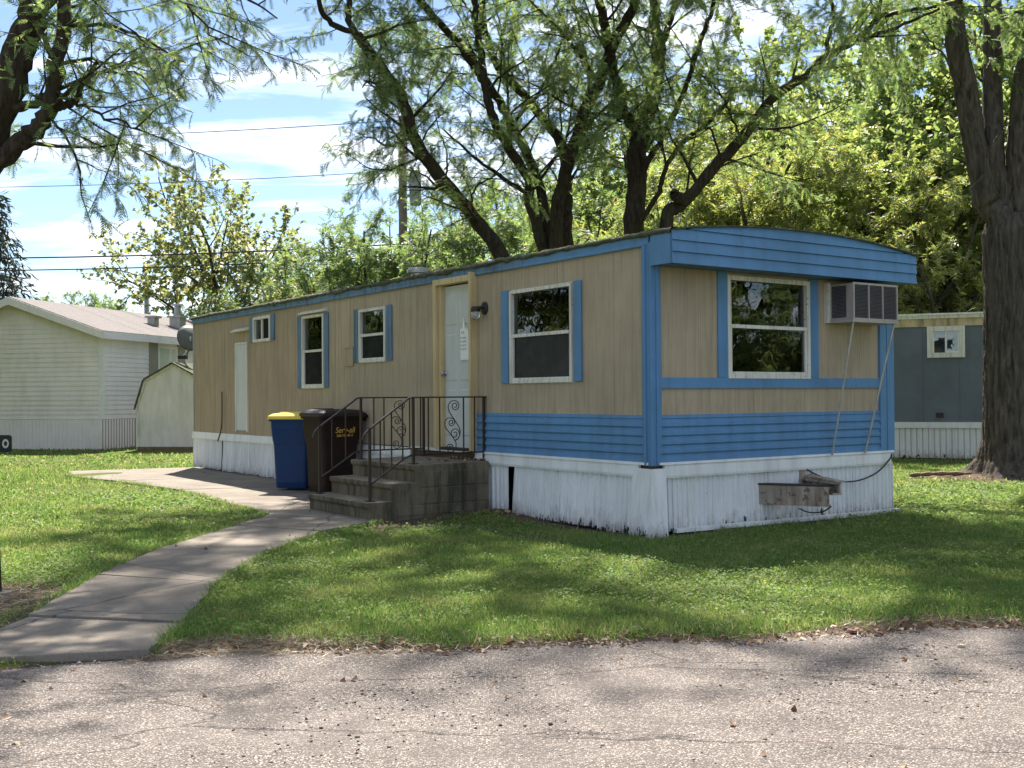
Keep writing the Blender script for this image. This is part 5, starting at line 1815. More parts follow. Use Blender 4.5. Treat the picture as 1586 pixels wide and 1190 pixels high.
    t.limb([T(1280, 85, Y - .4), T(1283, 60, Y - .6), T(1290, 34, Y - .9), T(1288, 0, Y - 1.2), T(1285, -50, Y - 1.6)], 0.05, 0.035, HONEY, 0.1, 0.35, seg=7, cont=(3.5, (-0.2, -0.3, 0.3)))
    t.limb([T(1345, 45, Y - .6), T(1360, 20, Y - .6), T(1365, -20, Y - .7)], 0.045, 0.035, HONEY, 0.1, 0.35, seg=7, cont=(3.5, (0, 0.2, 0.4)))
    t.limb([T(1149, 215, Y), T(1142, 200, Y + .1), T(1132, 178, Y + .2), T(1118, 151, Y + .3), T(1078, 111, Y + .5)], 0.035, 0.015, HONEY, 0.2, 0.3, (0.7, 1.4), seg=6)
    t.limb([T(1115, 240, Y), T(1102, 205, Y - .3), T(1080, 191, Y - .6), T(1050, 181, Y - .9)], 0.03, 0.012, HONEY, 0.2, 0.3, (0.6, 1.2), seg=6)
    t.finish('honey_locust', 'honey locust limb with a sawn stub leaning towards the maple', 'bark_locust', 'leaf_locust', PIN, 'honey locusts behind the home', cap=26000)
    n4 = t.n

    # tree at the left whose foot is outside the picture
    t = Tree(15, (-6.3, 9.6, -0.05))
    Y = 9.3
    LEFT = dict(HONEY, rs=0.8, cs=1.2, lsize=0.115, lsp=0.028, dens=(1.6, 2.4, 2.6, 0), jit=(0.12, 0.16, 0.24, 0.2))
    t.limb([(-6.3, 9.6, -0.1), (-6.1, 9.5, 1.6), (-5.2, Y, 2.9), T(-60, 290, Y), T(4, 161, Y), T(24, 93, Y), T(44, 32, Y), T(72, -20, Y), T(120, -110, Y)], 0.24, 0.12, LEFT, 0.6, 0.4, seg=12, cont=(4.0, (0.4, 0.1, 0.2)), zmin=3.4)
    t.limb([(-5.5, Y, 2.5), T(-80, 330, Y - .1), T(0, 250, Y - .2), T(40, 214, Y - .2), T(69, 181, Y - .2), T(81, 129, Y - .2), T(97, 60, Y - .1), T(101, 0, Y), T(110, -80, Y + .2)], 0.12, 0.06, LEFT, 0.4, 0.3, (0.8, 1.8), seg=10, cont=(3.2, (0.5, 0.2, 0.2)))
    t.limb([T(75, 172, Y - .2), T(100, 163, Y - .3), T(117, 153, Y - .4), T(133, 125, Y - .5), T(150, 95, Y - .6)], 0.045, 0.02, LEFT, 0.1, 0.2, (0.7, 1.4), seg=7)
    t.limb([T(20, 170, Y), T(45, 160, Y - .1), T(70, 150, Y - .2)], 0.05, 0.04, LEFT, 0.4, 0.3, (0.4, 0.8), seg=7)
    t.limb([T(85, 140, Y - .2), T(130, 165, Y - .5), T(175, 185, Y - .7), T(220, 205, Y - .8)], 0.022, 0.008, LEFT, 0.1, 0.16, (0.5, 1.0), seg=5)
    t.limb([T(90, 100, Y - .2), T(140, 95, Y), T(190, 105, Y + .3), T(235, 130, Y + .5)], 0.025, 0.008, LEFT, 0.1, 0.16, (0.5, 1.1), seg=5)
    t.limb([T(100, 40, Y), T(160, 40, Y - .2), T(220, 60, Y - .4), T(290, 100, Y - .6)], 0.025, 0.008, LEFT, 0.1, 0.18, (0.5, 1.1), seg=5)
    t.limb([T(80, 185, Y - .2), T(105, 215, Y - .2), T(120, 250, Y - .2), T(128, 285, Y - .2)], 0.018, 0.006, LEFT, 0.1, 0.16, (0.4, 0.8), seg=5)
    t.limb([T(72, -20, Y), T(180, -60, Y + .3), T(280, -50, Y + .5), T(370, -10, Y + .7), T(430, 30, Y + .8)], 0.04, 0.008, LEFT, 0.2, 0.2, (0.4, 1.0), seg=6)
    t.limb([T(180, -60, Y + .3), T(240, -30, Y), T(300, 20, Y - .2), T(340, 70, Y - .3)], 0.025, 0.006, LEFT, 0.2, 0.2, (0.4, 0.9), seg=5)
    t.finish('honey_locust', 'honey locust with mossy limbs reaching over the far white house roof', 'bark_locust', 'leaf_locust', PIN, 'honey locusts behind the home', cap=22000)
    print('locust leaves', n1, n2, n3, n4, t.n)


honey_trees()

BROAD = dict(step=(0.7, 0.5, 0.3, 0.2), jit=(0.10, 0.14, 0.18, 0.2), trop=(0.05, 0.03, 0.02, 0), taper=(0.25, 0.25, 0.3, 0.4), seg=(8, 5, 4, 3),
             dens=(1.25, 1.5, 2.6, 0), start=(0.22, 0.25, 0.2, 0), ratio=(0.52, 0.45, 0.5, 0), ang=(None, (0.5, 1.1), (0.5, 1.1), (0.5, 1.0)), minL=0.5,
             maxl=2, leafl=1, lsp=0.045, droop=0.25, lsize=0.17)


def maple_right():
    Y = 17.0
    base = (7.66, 17.0, 0)
    t = Tree(21, base)
    cfg = dict(BROAD, lsize=0.14, lsp=0.06)
    t.limb([T(1553, 335, Y), T(1531, 320, Y), T(1519, 273, Y), T(1504, 189, Y), T(1485, 84, Y), T(1473, 0, Y), T(1462, -80, Y)], 0.21, 0.15, cfg, 0.72, 0.6, seg=14, cont=(5.0, (-0.2, -0.2, 0.3)))
    t.limb([T(1562, 340, Y), T(1550, 294, Y), T(1540, 231, Y), T(1538, 168, Y + .1), T(1538, 84, Y + .2), T(1538, 0, Y + .3), T(1540, -90, Y + .4)], 0.17, 0.13, cfg, 0.72, 0.6, seg=12, cont=(5.0, (0.1, 0.3, 0.3)))
    t.limb([T(1580, 345, Y), T(1578, 262, Y - .1), T(1590, 126, Y - .3), T(1612, 0, Y - .5), T(1630, -90, Y - .7)], 0.22, 0.15, cfg, 0.7, 0.6, seg=12, cont=(5.0, (0.3, -0.2, 0.3)))
    t.limb([T(1545, 30, Y + .3), T(1580, 20, Y - .2), T(1620, 40, Y - .6)], 0.03, 0.012, cfg, 0.1, 0.3, (0.6, 1.2), seg=6)
    t.limb([T(1500, 165, Y), T(1470, 100, Y - .3), T(1440, 60, Y - .6), T(1425, 45, Y - .8)], 0.022, 0.01, cfg, 0.5, 0.35, (0.3, 0.7), seg=6)
    # bare twigs in front of the fork
    for q in ([(1540, 300), (1527, 235), (1505, 195), (1470, 172), (1390, 176)], [(1527, 235), (1560, 195), (1586, 170)], [(1505, 292), (1527, 265), (1522, 240), (1503, 150)]):
        t.limb([T(a, b, Y - .32 - .03 * k) for k, (a, b) in enumerate(q)], 0.016, 0.006, cfg, 2, 9, seg=5)
    e = t.finish('maple_tree', 'large maple with furrowed bark forking into three stems before the grey trailer', 'bark_maple', 'leaf_maple', LEAF, cap=9000)
    # the main bole, furrowed
    na, nz = 128, 190
    r = np.random.default_rng(5)
    zt = at(1565, 345, Y).z + 0.12
    z = np.linspace(-0.1, zt, nz)
    a = np.linspace(0, 2 * math.pi, na, endpoint=False)
    A, Z = np.meshgrid(a, z)
    cx = np.interp(Z, [0, 1.5, 3.0, zt], [at(1572, 745, Y).x, at(1572, 595, Y).x, at(1570, 470, Y).x, at(1562, 345, Y).x])
    R = np.interp(Z, [-0.1, 0.0, 0.12, 0.3, 0.6, 1.2, 2.6, zt - .3, zt], [0.82, 0.76, 0.62, 0.52, 0.46, 0.43, 0.40, 0.38, 0.28])
    # root flare lobes
    R = R + np.exp(-np.clip(Z, 0, 9) / 0.28) * (0.16 * np.sin(3 * A + 0.6) + 0.10 * np.sin(5 * A + 2))
    # ridged plates
    warp = 0.35 * np.sin(Z * 2.1 + 2 * np.sin(A * 3)) + 0.15 * np.sin(Z * 6.3 + A * 5)
    ridge = np.abs(np.sin(A * 15 + warp * 3)) ** 0.7 + 0.5 * np.abs(np.sin(A * 23 - warp * 4 + Z * 1.7))
    plates = 0.5 + 0.5 * np.sin(Z * 13 + 5 * np.sin(A * 15) + 9 * np.sin(A * 2))
    R = R * (1 + 0.05 * np.sin(2 * A + Z)) + 0.022 * ridge + 0.010 * plates * ridge + r.normal(0, 0.003, R.shape) - 0.02
    V = np.stack([cx + R * np.cos(A) - base[0], Y + R * np.sin(A) - base[1], Z], -1).reshape(-1, 3)
    i = np.arange(nz - 1)[:, None] * na
    j = np.arange(na)[None, :]
    F = np.stack([i + j, i + (j + 1) % na, i + na + (j + 1) % na, i + na + j], -1).reshape(-1, 4)
    mesh_np('bole', V, F, 'bark_maple', e, smooth=True)


maple_right()


def generic_tree(seed, h, spread, trunk_r, cfg, fork=0.28, limbs=7, up=0.9):
    t = Tree(seed, (0, 0, 0))
    rn = t.r
    zf = h * fork
    top = np.array([rn.normal(0, 0.03) * h, rn.normal(0, 0.03) * h, h * 0.66])
    P = [np.array([0, 0, -0.1]), np.array([rn.normal(0, .05), rn.normal(0, .05), zf * 0.6]), np.array([rn.normal(0, .15), rn.normal(0, .15), zf * 1.2]), top * 0.7, top]
    t.limb([tuple(p) for p in P], trunk_r, trunk_r * 0.25, cfg, fork, h * 0.035, (spread * 0.25, spread * 0.5), seg=8, cont=(h * 0.22, (0, 0, 0.3)))
    for k in range(limbs):
        a = 2 * math.pi * (k + rn.uniform(-.3, .3)) / limbs
        z0 = zf * rn.uniform(0.75, 1.8)
        L = spread * rn.uniform(0.75, 1.15)
        d = np.array([math.cos(a), math.sin(a), up * rn.uniform(0.5, 1.5)])
        t.grow((0, 0, z0), d, L * 1.15, trunk_r * 0.5, 0, cfg)
    return t


def copy_tree(e, loc, rz, s, label, group=None):
    c = e.copy(); link(c)
    c.location = loc; c.rotation_euler = (0, 0, rz); c.scale = (s, s, s)
    c['label'] = label
    if group: c['group'] = group
    for ch in e.children:
        k = ch.copy(); link(k, c)
    return c


def background():
    # dense broadleaf kind
    cfgA = dict(BROAD, lsize=0.19, lsp=0.030, dens=(2.2, 2.6, 3.6, 0), minL=0.6)
    ta = generic_tree(31, 14, 5.4, 0.27, cfgA, limbs=11)
    A = ta.finish('broadleaf_tree', 'tall green broadleaf tree above the grey trailer roof', 'bark_far', 'leaf_maple', LEAF, 'trees beyond the homes', cap=24000)
    cfgH = dict(HONEY, lsize=0.27, lsp=0.045, minL=0.6, dens=(1.6, 2.2, 2.6, 0), rs=1.0, cs=1.0)
    th = generic_tree(32, 12.5, 5.2, 0.24, cfgH, fork=0.25, limbs=12, up=0.8)
    Hn = th.finish('yellow_locust', 'yellowing locust tree whose crown shows above the blue visor', 'bark_far', 'leaf_locust_yellow', PIN_FAR, 'trees beyond the homes', cap=38000)
    cfgS = dict(BROAD, lsize=0.20, lsp=0.05, dens=(2.0, 2.4, 3.2, 0), minL=0.6)
    ts = generic_tree(33, 11.5, 4.4, 0.17, cfgS, fork=0.3, limbs=11, up=1.3)
    S = ts.finish('thin_maple', 'thin crowned yellow green maple rising behind the far house roof', 'bark_far', 'leaf_olive', LEAF, 'trees beyond the homes', cap=8500)
    tg = generic_tree(34, 11, 5.2, 0.22, cfgH, fork=0.22, limbs=12, up=0.8)
    G = tg.finish('green_locust', 'feathery green locust tree behind the utility pole', 'bark_far', 'leaf_locust', PIN_FAR, 'trees beyond the homes', cap=42000)
    print('bg leaves', ta.n, th.n, ts.n, tg.n)

    def put(e, px, Y, rz, s):
        p = at(px, 600, Y)
        e.location = (p.x, Y, 0); e.rotation_euler = (0, 0, rz); e.scale = (s, s, s)
    put(A, 1420, 31, 0.4, 0.95)
    put(Hn, 1195, 29.5, 1.2, 0.86)
    put(S, 338, 45, 0.3, 0.98)
    put(G, 600, 33, 0.8, 0.70)
    def cp(e, px, Y, rz, s, label):
        p = at(px, 600, Y)
        return copy_tree(e, (p.x, Y, 0), rz, s, label)
    cp(A, 1300, 40, 2.2, 1.05, 'tall dark green tree behind the yellowing locust')
    cp(A, 1500, 38, 4.0, 1.0, 'green tree seen between the maple stems')
    cp(A, 1640, 30, 1.0, 1.0, 'broad green tree just past the maple trunk')
    cp(A, 1370, 46, 0.9, 1.15, 'tallest green tree at the back between visor and maple')
    cp(A, 1150, 48, 5.6, 1.05, 'back row green tree behind the yellowing locusts')
    cp(A, 1010, 44, 3.1, 0.92, 'green tree behind the forked locust trunk')
    cp(A, 880, 50, 5.1, 0.85, 'far green tree behind the four stem locust clump')
    cp(Hn, 1090, 33, 3.7, 0.80, 'yellowing locust behind the limb with the sawn stub')
    cp(Hn, 1400, 27, 5.0, 0.66, 'low yellowing locust between the visor and the maple')
    cp(G, 740, 36, 2.5, 0.85, 'feathery green locust behind the stem that leans left')
    cp(G, 940, 31, 4.3, 0.72, 'feathery green locust behind the roof by the four stems')
    cp(G, 530, 43, 4.9, 0.72, 'feathery green locust between the pole and the olive tree')
    cp(S, 425, 41, 2.0, 0.52, 'low rounded olive green tree past the home roof')
    cp(G, 135, 62, 4.0, 0.74, 'pale green tree behind the ridge of the far white house')
    cp(G, 78, 66, 1.1, 0.76, 'pale green tree between the spruce and the far house ridge')
    cp(A, 690, 52, 1.5, 0.62, 'distant dark green tree behind the leaning stem')
    # unseen trees beside the place, added so the panes reflect dark foliage
    for x, y, rz, s, src, lb in ((-16, 15.5, 0.5, 1.25, Hn, 'yellowing locust past the post, mirrored in the near wall panes'), (-24, 28, 2.5, 0.9, A, 'unseen green tree added west of the far white house to darken the panes'), (-17.6, 25, 1.5, 0.62, G, 'unseen round feathery locust added west of the far white house to darken the panes'),
                                 (-17, 6, 3.3, 0.8, A, 'green tree up the road beyond the iron post'), (17, 8.5, 3.9, 0.85, A, 'green tree down the road mirrored in the end window'),
                                 (20, 14, 5.2, 0.9, A, 'green tree past the maple mirrored in the end window'), (24, 3, 1.2, 0.9, Hn, 'yellow locust down the road mirrored in the end window'),
                                 (13.5, 10.5, 0.3, 0.36, G, 'unseen low bushy locust added beside the home to darken the end window reflection'), (15.5, 7.4, 2.3, 0.34, G, 'unseen low bushy locust added down the road to darken the end window reflection'), (-14.6, 20.5, 2.9, 0.36, G, 'unseen low bushy locust added up the lawn to darken the long wall panes')):
        copy_tree(src, (x, y, 0), rz, s, lb)


background()


def spruce():
    base = at(-8, 600, 46); base.z = 0
    rn = np.random.default_rng(8)
    e = empty('spruce_tree', base, 0, 'dark drooping spruce at the end of the far white house roof', 'tree')
    Hh = 10.2
    V, F = tube_np([(0, 0, -0.1), (0, 0, 5), (0, 0, Hh)], [0.2, 0.12, 0.02], 8)
    mesh_np('trunk', V, F, 'bark_far', e, smooth=True)
    P, D, S = [], [], []
    z = 0.8
    while z < Hh - 0.2:
        L = 2.9 * (1 - z / Hh) ** 0.8 + 0.25
        k = int(7 + 5 * (1 - z / Hh))
        a0 = rn.uniform(0, 6)
        for j in range(k):
            a = a0 + 6.283 * j / k + rn.uniform(-.2, .2)
            l = L * rn.uniform(0.75, 1.1)
            for s in np.arange(0.1, 1.0, 0.075 / max(l, .4) * 2.0):
                p = np.array([math.cos(a) * l * s, math.sin(a) * l * s, z + 0.15 * s * l - 0.32 * l * s * s])
                for _ in range(3):
                    d = np.array([math.cos(a), math.sin(a), -0.55]) + rn.normal(0, 0.55, 3)
                    P.append(p); D.append(d); S.append(rn.uniform(0.28, 0.5))
        z += 0.34
    TV = np.array([(0, -0.10, 0), (0.9, -0.03, -0.2), (1.0, 0.0, -0.25), (0.5, 0.16, -0.08)]); TF = np.array([(0, 1, 3), (1, 2, 3)])
    V, F = expand((TV, TF), np.array(P), np.array(D), np.array(S), rn)
    c = mesh_np('crown', V, F, 'leaf_spruce', e)
    c['kind'] = 'stuff'


spruce()


# ------------------------------------------------------------------ poles and wires
def poles():
    p = at(625, 600, 35)
    e = empty('utility_pole', (p.x, 35, 0), 0, 'wooden utility pole with a grey transformer behind the locust crowns', 'utility pole')
    MB().tube([(0, 0, -0.2), (0.02, 0, 5), (0.0, 0, 10.3)], [0.16, 0.145, 0.125], 12).build('shaft', 'pole_wood', e, smooth=True)
    for x in (0.0,):
        MB().loft([[(x + r * math.cos(a), r * math.sin(a), z) for a in np.linspace(0, 6.283, 10, endpoint=False)] for r, z in ((0.03, 10.28), (0.05, 10.32), (0.03, 10.36), (0.05, 10.40), (0.02, 10.44))]).build('insulator', 'galv', e)
    t = MB()
    t.loft([[(0.42 + r * math.cos(a), -0.05 + r * math.sin(a), z) for a in np.linspace(0, 6.283, 18, endpoint=False)] for r, z in ((0.17, 7.45), (0.19, 7.5), (0.19, 8.45), (0.15, 8.55), (0.03, 8.6))])
    tr = t.build('transformer', 'transformer', e)
    MB().box(0.1, 0.26, -0.08, -0.02, 7.7, 7.8).build('bracket', 'galv', tr)
    MB().box(0.1, 0.26, -0.08, -0.02, 8.2, 8.3).build('bracket', 'galv', tr)
    q = at(228, 600, 50)
    e = empty('street_lamp', (q.x, 50, 0), 0, 'grey lamp post with a curved arm behind the far house roof', 'street lamp')
    MB().tube([(0, 0, -0.1), (0, 0, 6.95)], [0.14, 0.12], 12).build('post', 'pole_metal', e, smooth=True)
    pts = [(0, 0, 6.55), (-0.35, -0.02, 6.85), (-0.8, -0.04, 7.1), (-1.35, -0.05, 7.2)]
    MB().tube(smooth_path(pts, 4), 0.04, 8).build('arm', 'pole_metal', e, smooth=True)
    MB().loft([[(-1.3 - u, -0.05 + w * math.cos(a), 7.2 + h * math.sin(a)) for a in np.linspace(0, 6.283, 10, endpoint=False)] for u, w, h in ((0.0, 0.05, 0.05), (0.15, 0.12, 0.07), (0.4, 0.13, 0.06), (0.55, 0.03, 0.02))]).build('lamp_head', 'pole_metal', e)
    # wires: each strung through the pole line, sagging between supports
    def wire(label, ya, yp, yb, r):
        a, m_, b = at(-900, ya, 38), at(625, yp, 34.8), at(2300, yb, 34)
        pts = []
        for (s, f) in ((a, m_), (m_, b)):
            for k in range(16):
                t = k / 16
                v = s.lerp(f, t); v.z -= 0.55 * 4 * t * (1 - t)
                pts.append(v)
        pts.append(b)
        o = MB().tube(pts, r, 5).build('overhead_wire', 'wire', None)
        tag(o, label, 'wire', 'overhead wires on the pole line')
    wire('topmost overhead wire crossing the open sky', 200, 186, 160, 0.013)
    wire('second overhead wire strung just above the transformer', 268, 264, 232, 0.011)
    wire('thick overhead wire passing above the lamp arm', 372, 378, 410, 0.024)
    wire('lowest overhead wire meeting the lamp arm', 393, 396, 430, 0.020)


poles()


# ------------------------------------------------------------------ small things
def small_things():
    g = Vector((-3.53, 7.54, 0))
    e = empty('iron_post', g, 0, 'slim black iron post in a small concrete foot by the walk', 'post')
    MB().hull8([(-0.02, -0.02, -0.1), (0.02, -0.02, -0.1), (0.02, 0.02, -0.1), (-0.02, 0.02, -0.1), (-0.075, -0.02, 1.15), (-0.035, -0.02, 1.15), (-0.035, 0.02, 1.15), (-0.075, 0.02, 1.15)]).build('shaft', 'lamp_black', e)
    MB().loft([rrect(0.2, 0.16, 0.05, -0.05), rrect(0.17, 0.13, 0.05, 0.015)]).build('foot', 'concrete', e)
    e = empty('yard_sign', (-12.66, 27.1, 0), rad(-4), 'small navy sign board with a white ring on the far lawn', 'sign')
    rr = [(p[0], p[1]) for p in rrect(0.62, 0.42, 0.07, 0)]
    m = MB()
    m.loft([[(a, -0.02, b + 0.25) for a, b in rr], [(a, 0.02, b + 0.25) for a, b in rr]])
    m.build('board', 'navy', e)
    m = MB()
    n = 28
    for k in range(n):
        a0, a1 = 6.2832 * k / n, 6.2832 * (k + 1) / n
        c = 0.17
        m.quad((c + 0.045 * math.cos(a0), -0.024, 0.25 + 0.06 * math.sin(a0)), (c + 0.045 * math.cos(a1), -0.024, 0.25 + 0.06 * math.sin(a1)), (c + 0.085 * math.cos(a1), -0.024, 0.25 + 0.115 * math.sin(a1)), (c + 0.085 * math.cos(a0), -0.024, 0.25 + 0.115 * math.sin(a0)))
    m.build('ring', 'ring_white', e)
    for x in (-0.2, 0.2):
        MB().box(x - 0.015, x + 0.015, 0.021, 0.04, -0.15, 0.3).build('stake', 'galv', e)
    # chips of brick and a pale chip at the road edge
    for (px, py, sx, rz, lb, mt) in ((1319, 979, 0.062, 0.05, 'flat reddish brick chip lying in the dirt at the grass edge', 'brick_chip'), (1360, 982, 0.06, -0.12, 'tilted reddish brick chip on the dirt beside the road', 'brick_chip'), (1488, 1002, 0.045, 0.1, 'pale flat chip lying alone on the chip seal', 'wood_chip')):
        d = at(px, py, 6.0)
        dirv = d - Vector((0, 0, CAM_H)); k = (-0.04 - CAM_H) / dirv.z
        p = Vector((0, 0, CAM_H)) + dirv * k
        r = random.Random(px)
        m = MB()
        w, dd, h = sx / 2, sx * 0.28, 0.016
        m.hull8([(-w + r.uniform(0, .008), -dd, 0), (w, -dd + .004, 0), (w - .005, dd, 0), (-w, dd - .004, 0), (-w + .004, -dd + .003, h), (w - .006, -dd + .004, h * .8), (w - .008, dd - .003, h), (-w + .008, dd - .004, h * .9)])
        o = m.build('brick_chip' if 'brick' in lb else 'chip', mt, None, bevel=0.002)
        o.location = p; o.location.z = -0.042; o.rotation_euler = (0.05, 0.06, rz)
        tag(o, lb, 'chip')


small_things()


# ------------------------------------------------------------------ grass, weeds, litter, gravel
def on_lawn(x, y, margin=0.0):
    ok = y > road_edge(x) + 0.03
    for poly in (WALK_POLY, HOME_POLY, STEP_POLY):
        ok &= ~in_poly(x, y, poly)
    ok &= np.hypot(x - TRUNK_XY[0], y - TRUNK_XY[1]) > 0.62
    return ok


def scatter(y0, y1, dens, rn, fr=0.50, pad=1.6):
    xm = fr * y1 + pad
    n = int((y1 - y0) * 2 * xm * dens)
    x = rn.uniform(-xm, xm, n); y = rn.uniform(y0, y1, n)
    k = (np.abs(x) < fr * y + pad) & on_lawn(x, y)
    x, y = x[k], y[k]
    b = bare_mask(x, y)
    k = rn.random(len(x)) > b * 1.15 - 0.05
    return x[k], y[k]


def make_grass():
    rn = np.random.default_rng(99)
    Vs, Fs, off = [], [], 0
    for y0, y1, dens, w, h0, h1, seg in ((5.5, 8.0, 6200, 0.0028, 0.018, 0.058, 1), (8.0, 11, 3600, 0.0040, 0.02, 0.058, 1), (11, 15, 1500, 0.0065, 0.022, 0.06, 1), (15, 22, 420, 0.012, 0.03, 0.065, 1), (22, 40, 80, 0.028, 0.03, 0.07, 1)):
        x, y = scatter(y0, y1, dens, rn)
        n = len(x)
        z = ground_z(x, y) - 0.004
        tall = 0.75 + 0.45 * pnoise(x, y, 1.3, 21) + 0.5 * np.clip(1 - (y - road_edge(x)) / 0.5, 0, 1)
        h = rn.uniform(h0, h1, n) * np.clip(tall, 0.35, 1.5)
        a = rn.uniform(0, 2 * math.pi, n)
        lean = rn.uniform(0.1, 0.9, n) * h
        la = rn.uniform(0, 2 * math.pi, n)
        ww = w * rn.uniform(0.7, 1.4, n)
        px, py = np.cos(a) * ww, np.sin(a) * ww
        lx, ly = np.cos(la) * lean, np.sin(la) * lean
        if seg == 2:
            V = np.stack([np.stack([x - px, y - py, z], 1), np.stack([x + px, y + py, z], 1),
                          np.stack([x + px * .7 + lx * .35, y + py * .7 + ly * .35, z + h * .62], 1), np.stack([x - px * .7 + lx * .35, y - py * .7 + ly * .35, z + h * .62], 1),
                          np.stack([x + lx, y + ly, z + h * 0.95], 1)], 1)
            base = off + 5 * np.arange(n)[:, None]
            F = np.concatenate([base + np.array([[0, 1, 2]]), base + np.array([[0, 2, 3]]), base + np.array([[3, 2, 4]])])
            Vs.append(V.reshape(-1, 3)); off += 5 * n
        else:
            V = np.stack([np.stack([x - px, y - py, z], 1), np.stack([x + px, y + py, z], 1), np.stack([x + lx, y + ly, z + h], 1)], 1)
            F = off + 3 * np.arange(n)[:, None] + np.array([[0, 1, 2]])
            Vs.append(V.reshape(-1, 3)); off += 3 * n
        Fs.append(F)
        print('grass', y0, n)
    ex_, ey_ = [], []
    for line in (WALK_L, WALK_R[:6]):
        for a, b in zip(line[:-1], line[1:]):
            n = int(math.hypot(b[0] - a[0], b[1] - a[1]) * 420)
            t = rn.random(n)
            off_ = np.abs(rn.normal(0, 0.03, n)) * (-1 if line is WALK_L else 1)
            ex_.append(a[0] + (b[0] - a[0]) * t + off_); ey_.append(a[1] + (b[1] - a[1]) * t)
    n = 700
    t = rn.random(n)
    q0, q1 = hw(0.2, -0.10), hw(3.75, -0.10)
    ex_.append(q0.x + (q1.x - q0.x) * t + rn.normal(0, .03, n)); ey_.append(q0.y + (q1.y - q0.y) * t + rn.normal(0, .03, n))
    x, y = np.concatenate(ex_), np.concatenate(ey_)
    k = pnoise(x, y, 3.0, 77) + rn.normal(0, .4, len(x)) > -0.15
    x, y = x[k], y[k]
    n = len(x)
    z = ground_z(x, y) - 0.004
    h = rn.uniform(0.03, 0.085, n)
    a = rn.uniform(0, 6.283, n); la = rn.uniform(0, 6.283, n); ww = rn.uniform(0.003, 0.006, n)
    V = np.stack([np.stack([x - np.cos(a) * ww, y - np.sin(a) * ww, z], 1), np.stack([x + np.cos(a) * ww, y + np.sin(a) * ww, z], 1), np.stack([x + np.cos(la) * h * .8, y + np.sin(la) * h * .8, z + h], 1)], 1)
    Vs.append(V.reshape(-1, 3)); Fs.append(off + 3 * np.arange(n)[:, None] + np.array([[0, 1, 2]])); off += 3 * n
    o = mesh_np('grass', np.concatenate(Vs), np.concatenate(Fs), 'grass_blade')
    tag(o, 'short patchy green lawn grass', 'grass', kind='stuff')
    # clover and broad weeds
    x1_, y1_ = scatter(5.5, 9, 620, rn)
    x2_, y2_ = scatter(9, 16, 190, rn)
    x, y = np.concatenate([x1_, x2_]), np.concatenate([y1_, y2_])
    k = pnoise(x, y, 1.3, 31) + rn.normal(0, 0.45, len(x)) > 0.1
    x, y = x[k], y[k]
    P, D, S = [], [], []
    for q in range(4):
        n = len(x)
        a = rn.uniform(0, 6.283, n)
        P.append(np.stack([x + rn.normal(0, .02, n), y + rn.normal(0, .02, n), ground_z(x, y) + rn.uniform(0.012, 0.045, n)], 1))
        D.append(np.stack([np.cos(a), np.sin(a), rn.uniform(-0.1, 0.6, n)], 1)); S.append(rn.uniform(0.012, 0.030, n) * np.clip(y / 8, 0.9, 1.6))
    V, F = expand((LEAF[0] * np.array([1, 0.9, 1]), LEAF[1]), np.concatenate(P), np.concatenate(D), np.concatenate(S), rn)
    o = mesh_np('clover', V, F, 'weed_leaf')
    tag(o, 'clover and broad leaf weeds in the lawn', 'clover', kind='stuff')
    # dry grass at the road edge
    n = 9000
    x = np.concatenate([rn.uniform(-2.0, -0.6, n), rn.uniform(-0.6, 4.5, n // 2), rn.uniform(-3.8, -3.0, n // 6)])
    m_ = len(x)
    y = road_edge(x) + rn.normal(0.06, 0.09, m_)
    y[-(n // 6):] = rn.uniform(6.6, 8.2, n // 6)
    k = ~in_poly(x, y, WALK_POLY) & (rn.random(m_) < np.where(x < -1.2, 0.9, 0.30))
    x, y = x[k], y[k]; m_ = len(x)
    a = rn.uniform(0, 6.283, m_)
    Dv = np.stack([np.cos(a), np.sin(a), rn.uniform(-0.05, 0.35, m_)], 1)
    zz = np.where(y > road_edge(x) - 0.02, ground_z(x, y) + 0.008, -0.035)
    TV = np.array([(0, -0.03, 0), (0, 0.03, 0), (1, 0, 0.0)]); TF = np.array([(0, 1, 2)])
    V, F = expand((TV, TF), np.stack([x, y, zz], 1), Dv, rn.uniform(0.03, 0.09, m_), rn)
    o = mesh_np('dry_grass', V, F, 'dry_grass')
    tag(o, 'dry straw coloured grass along the road edge', 'dry grass', kind='stuff')
    # dead leaves
    P = []
    def clump(n, fx, fy):
        P.append(np.stack([fx, fy], 1))
    n = 300
    x = rn.uniform(-2, 5, n); clump(n, x, road_edge(x) + rn.normal(0.0, 0.07, n))
    n = 160
    q = [hw(rn.uniform(-0.15, 0.15) - 0.12, 2.62 - abs(rn.normal(0, 0.16))) for _ in range(n)]
    P.append(np.array([[v.x, v.y] for v in q]))
    n = 90
    x = rn.uniform(-8, 8, n); y = rn.uniform(6.2, 16, n); P.append(np.stack([x, y], 1))
    n = 45
    x = rn.uniform(-3.5, 4, n); y = rn.uniform(3.6, 5.8, n); P.append(np.stack([x, y], 1))
    n = 150
    P.append(np.stack([rn.normal(7.0, 0.6, n), rn.normal(16.5, 0.3, n)], 1))
    q = [hw(rn.uniform(-0.5, -0.03) if rn.random() < .4 else -0.1 + rn.normal(0, .05), rn.uniform(2.8, 3.5)) for _ in range(130)]
    Z_land = len(np.concatenate(P))
    P.append(np.array([[v.x, v.y] for v in q]))
    P = np.concatenate(P)
    z = np.where(P[:, 1] > road_edge(P[:, 0]), ground_z(P[:, 0], P[:, 1]) + 0.02, -0.035)
    z[Z_land:] = 0.597
    inside = in_poly(P[:, 0], P[:, 1], WALK_POLY)
    z = np.where(inside & (np.arange(len(P)) < Z_land), 0.045, z)
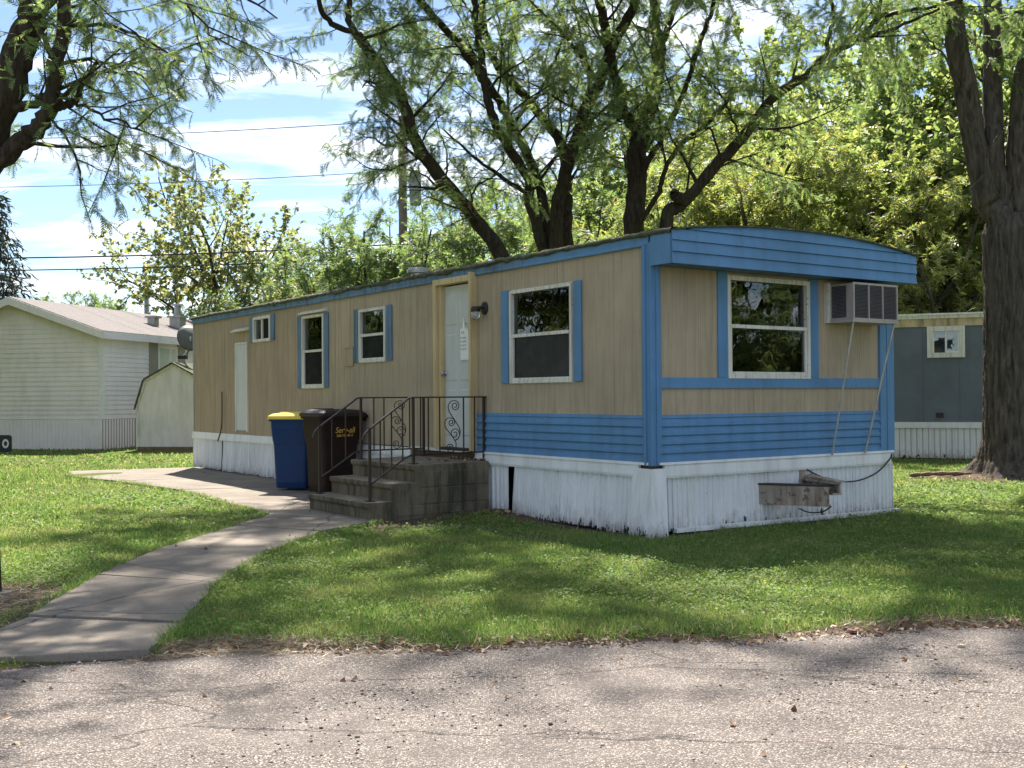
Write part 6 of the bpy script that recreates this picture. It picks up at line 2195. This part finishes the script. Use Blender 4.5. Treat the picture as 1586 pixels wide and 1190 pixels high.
    keep = ~(in_poly(P[:, 0], P[:, 1], HOME_POLY) | (in_poly(P[:, 0], P[:, 1], STEP_POLY) & (np.arange(len(P)) < Z_land)))
    P, z = P[keep], z[keep]
    n = len(P)
    a = rn.uniform(0, 6.283, n)
    V, F = expand((LEAF[0] * np.array([1, 1.0, 2.2]), LEAF[1]), np.concatenate([P, z[:, None]], 1), np.stack([np.cos(a), np.sin(a), rn.normal(0, .2, n)], 1), rn.uniform(0.02, 0.05, n), rn)
    o = mesh_np('fallen_leaves', V, F, 'dead_leaf')
    tag(o, 'brown fallen leaves scattered along the road edge and steps', 'leaf litter', kind='stuff')
    # loose gravel on the road
    n = 9000
    x = rn.uniform(-4, 4.5, n); y = road_edge(x) - np.abs(rn.gamma(1.2, 0.75, n)) + 0.12
    k = (y > 2.8) & ~in_poly(x, y, WALK_POLY)
    x, y = x[k], y[k]; n = len(x)
    ico = np.array([(1, 0, 0), (-1, 0, 0), (0, 1, 0), (0, -1, 0), (0, 0, .6), (0, 0, -.6)]); IF = np.array([(0, 2, 4), (2, 1, 4), (1, 3, 4), (3, 0, 4), (2, 0, 5), (1, 2, 5), (3, 1, 5), (0, 3, 5)])
    a = rn.uniform(0, 6.283, n)
    V, F = expand((ico, IF), np.stack([x, y, np.full(n, -0.043)], 1), np.stack([np.cos(a), np.sin(a), rn.normal(0, .3, n)], 1), rn.gamma(3, 0.0013, n) + 0.0015, rn)
    o = mesh_np('loose_gravel', V, F, 'gravel')
    tag(o, 'loose grey gravel on the chip seal road', 'gravel', kind='stuff')


make_grass()

# red-brown dead leaf tuft and bark litter near the maple root
m = MB()
pts = [(-0.55, 0.0, 0.03), (-0.25, 0.02, 0.05), (0.1, 0.0, 0.055), (0.45, 0.03, 0.04)]
m.tube(smooth_path(pts, 5), [0.02 + 0.02 * abs(math.sin(k)) for k in range(16)], 7)
o = m.build('fallen_branch', 'bark_litter', None)
o.location = (6.75, 17.15, 0.02)
tag(o, 'short rotting branch lying in bark litter at the maple root', 'branch')
bpy.context.view_layer.update()
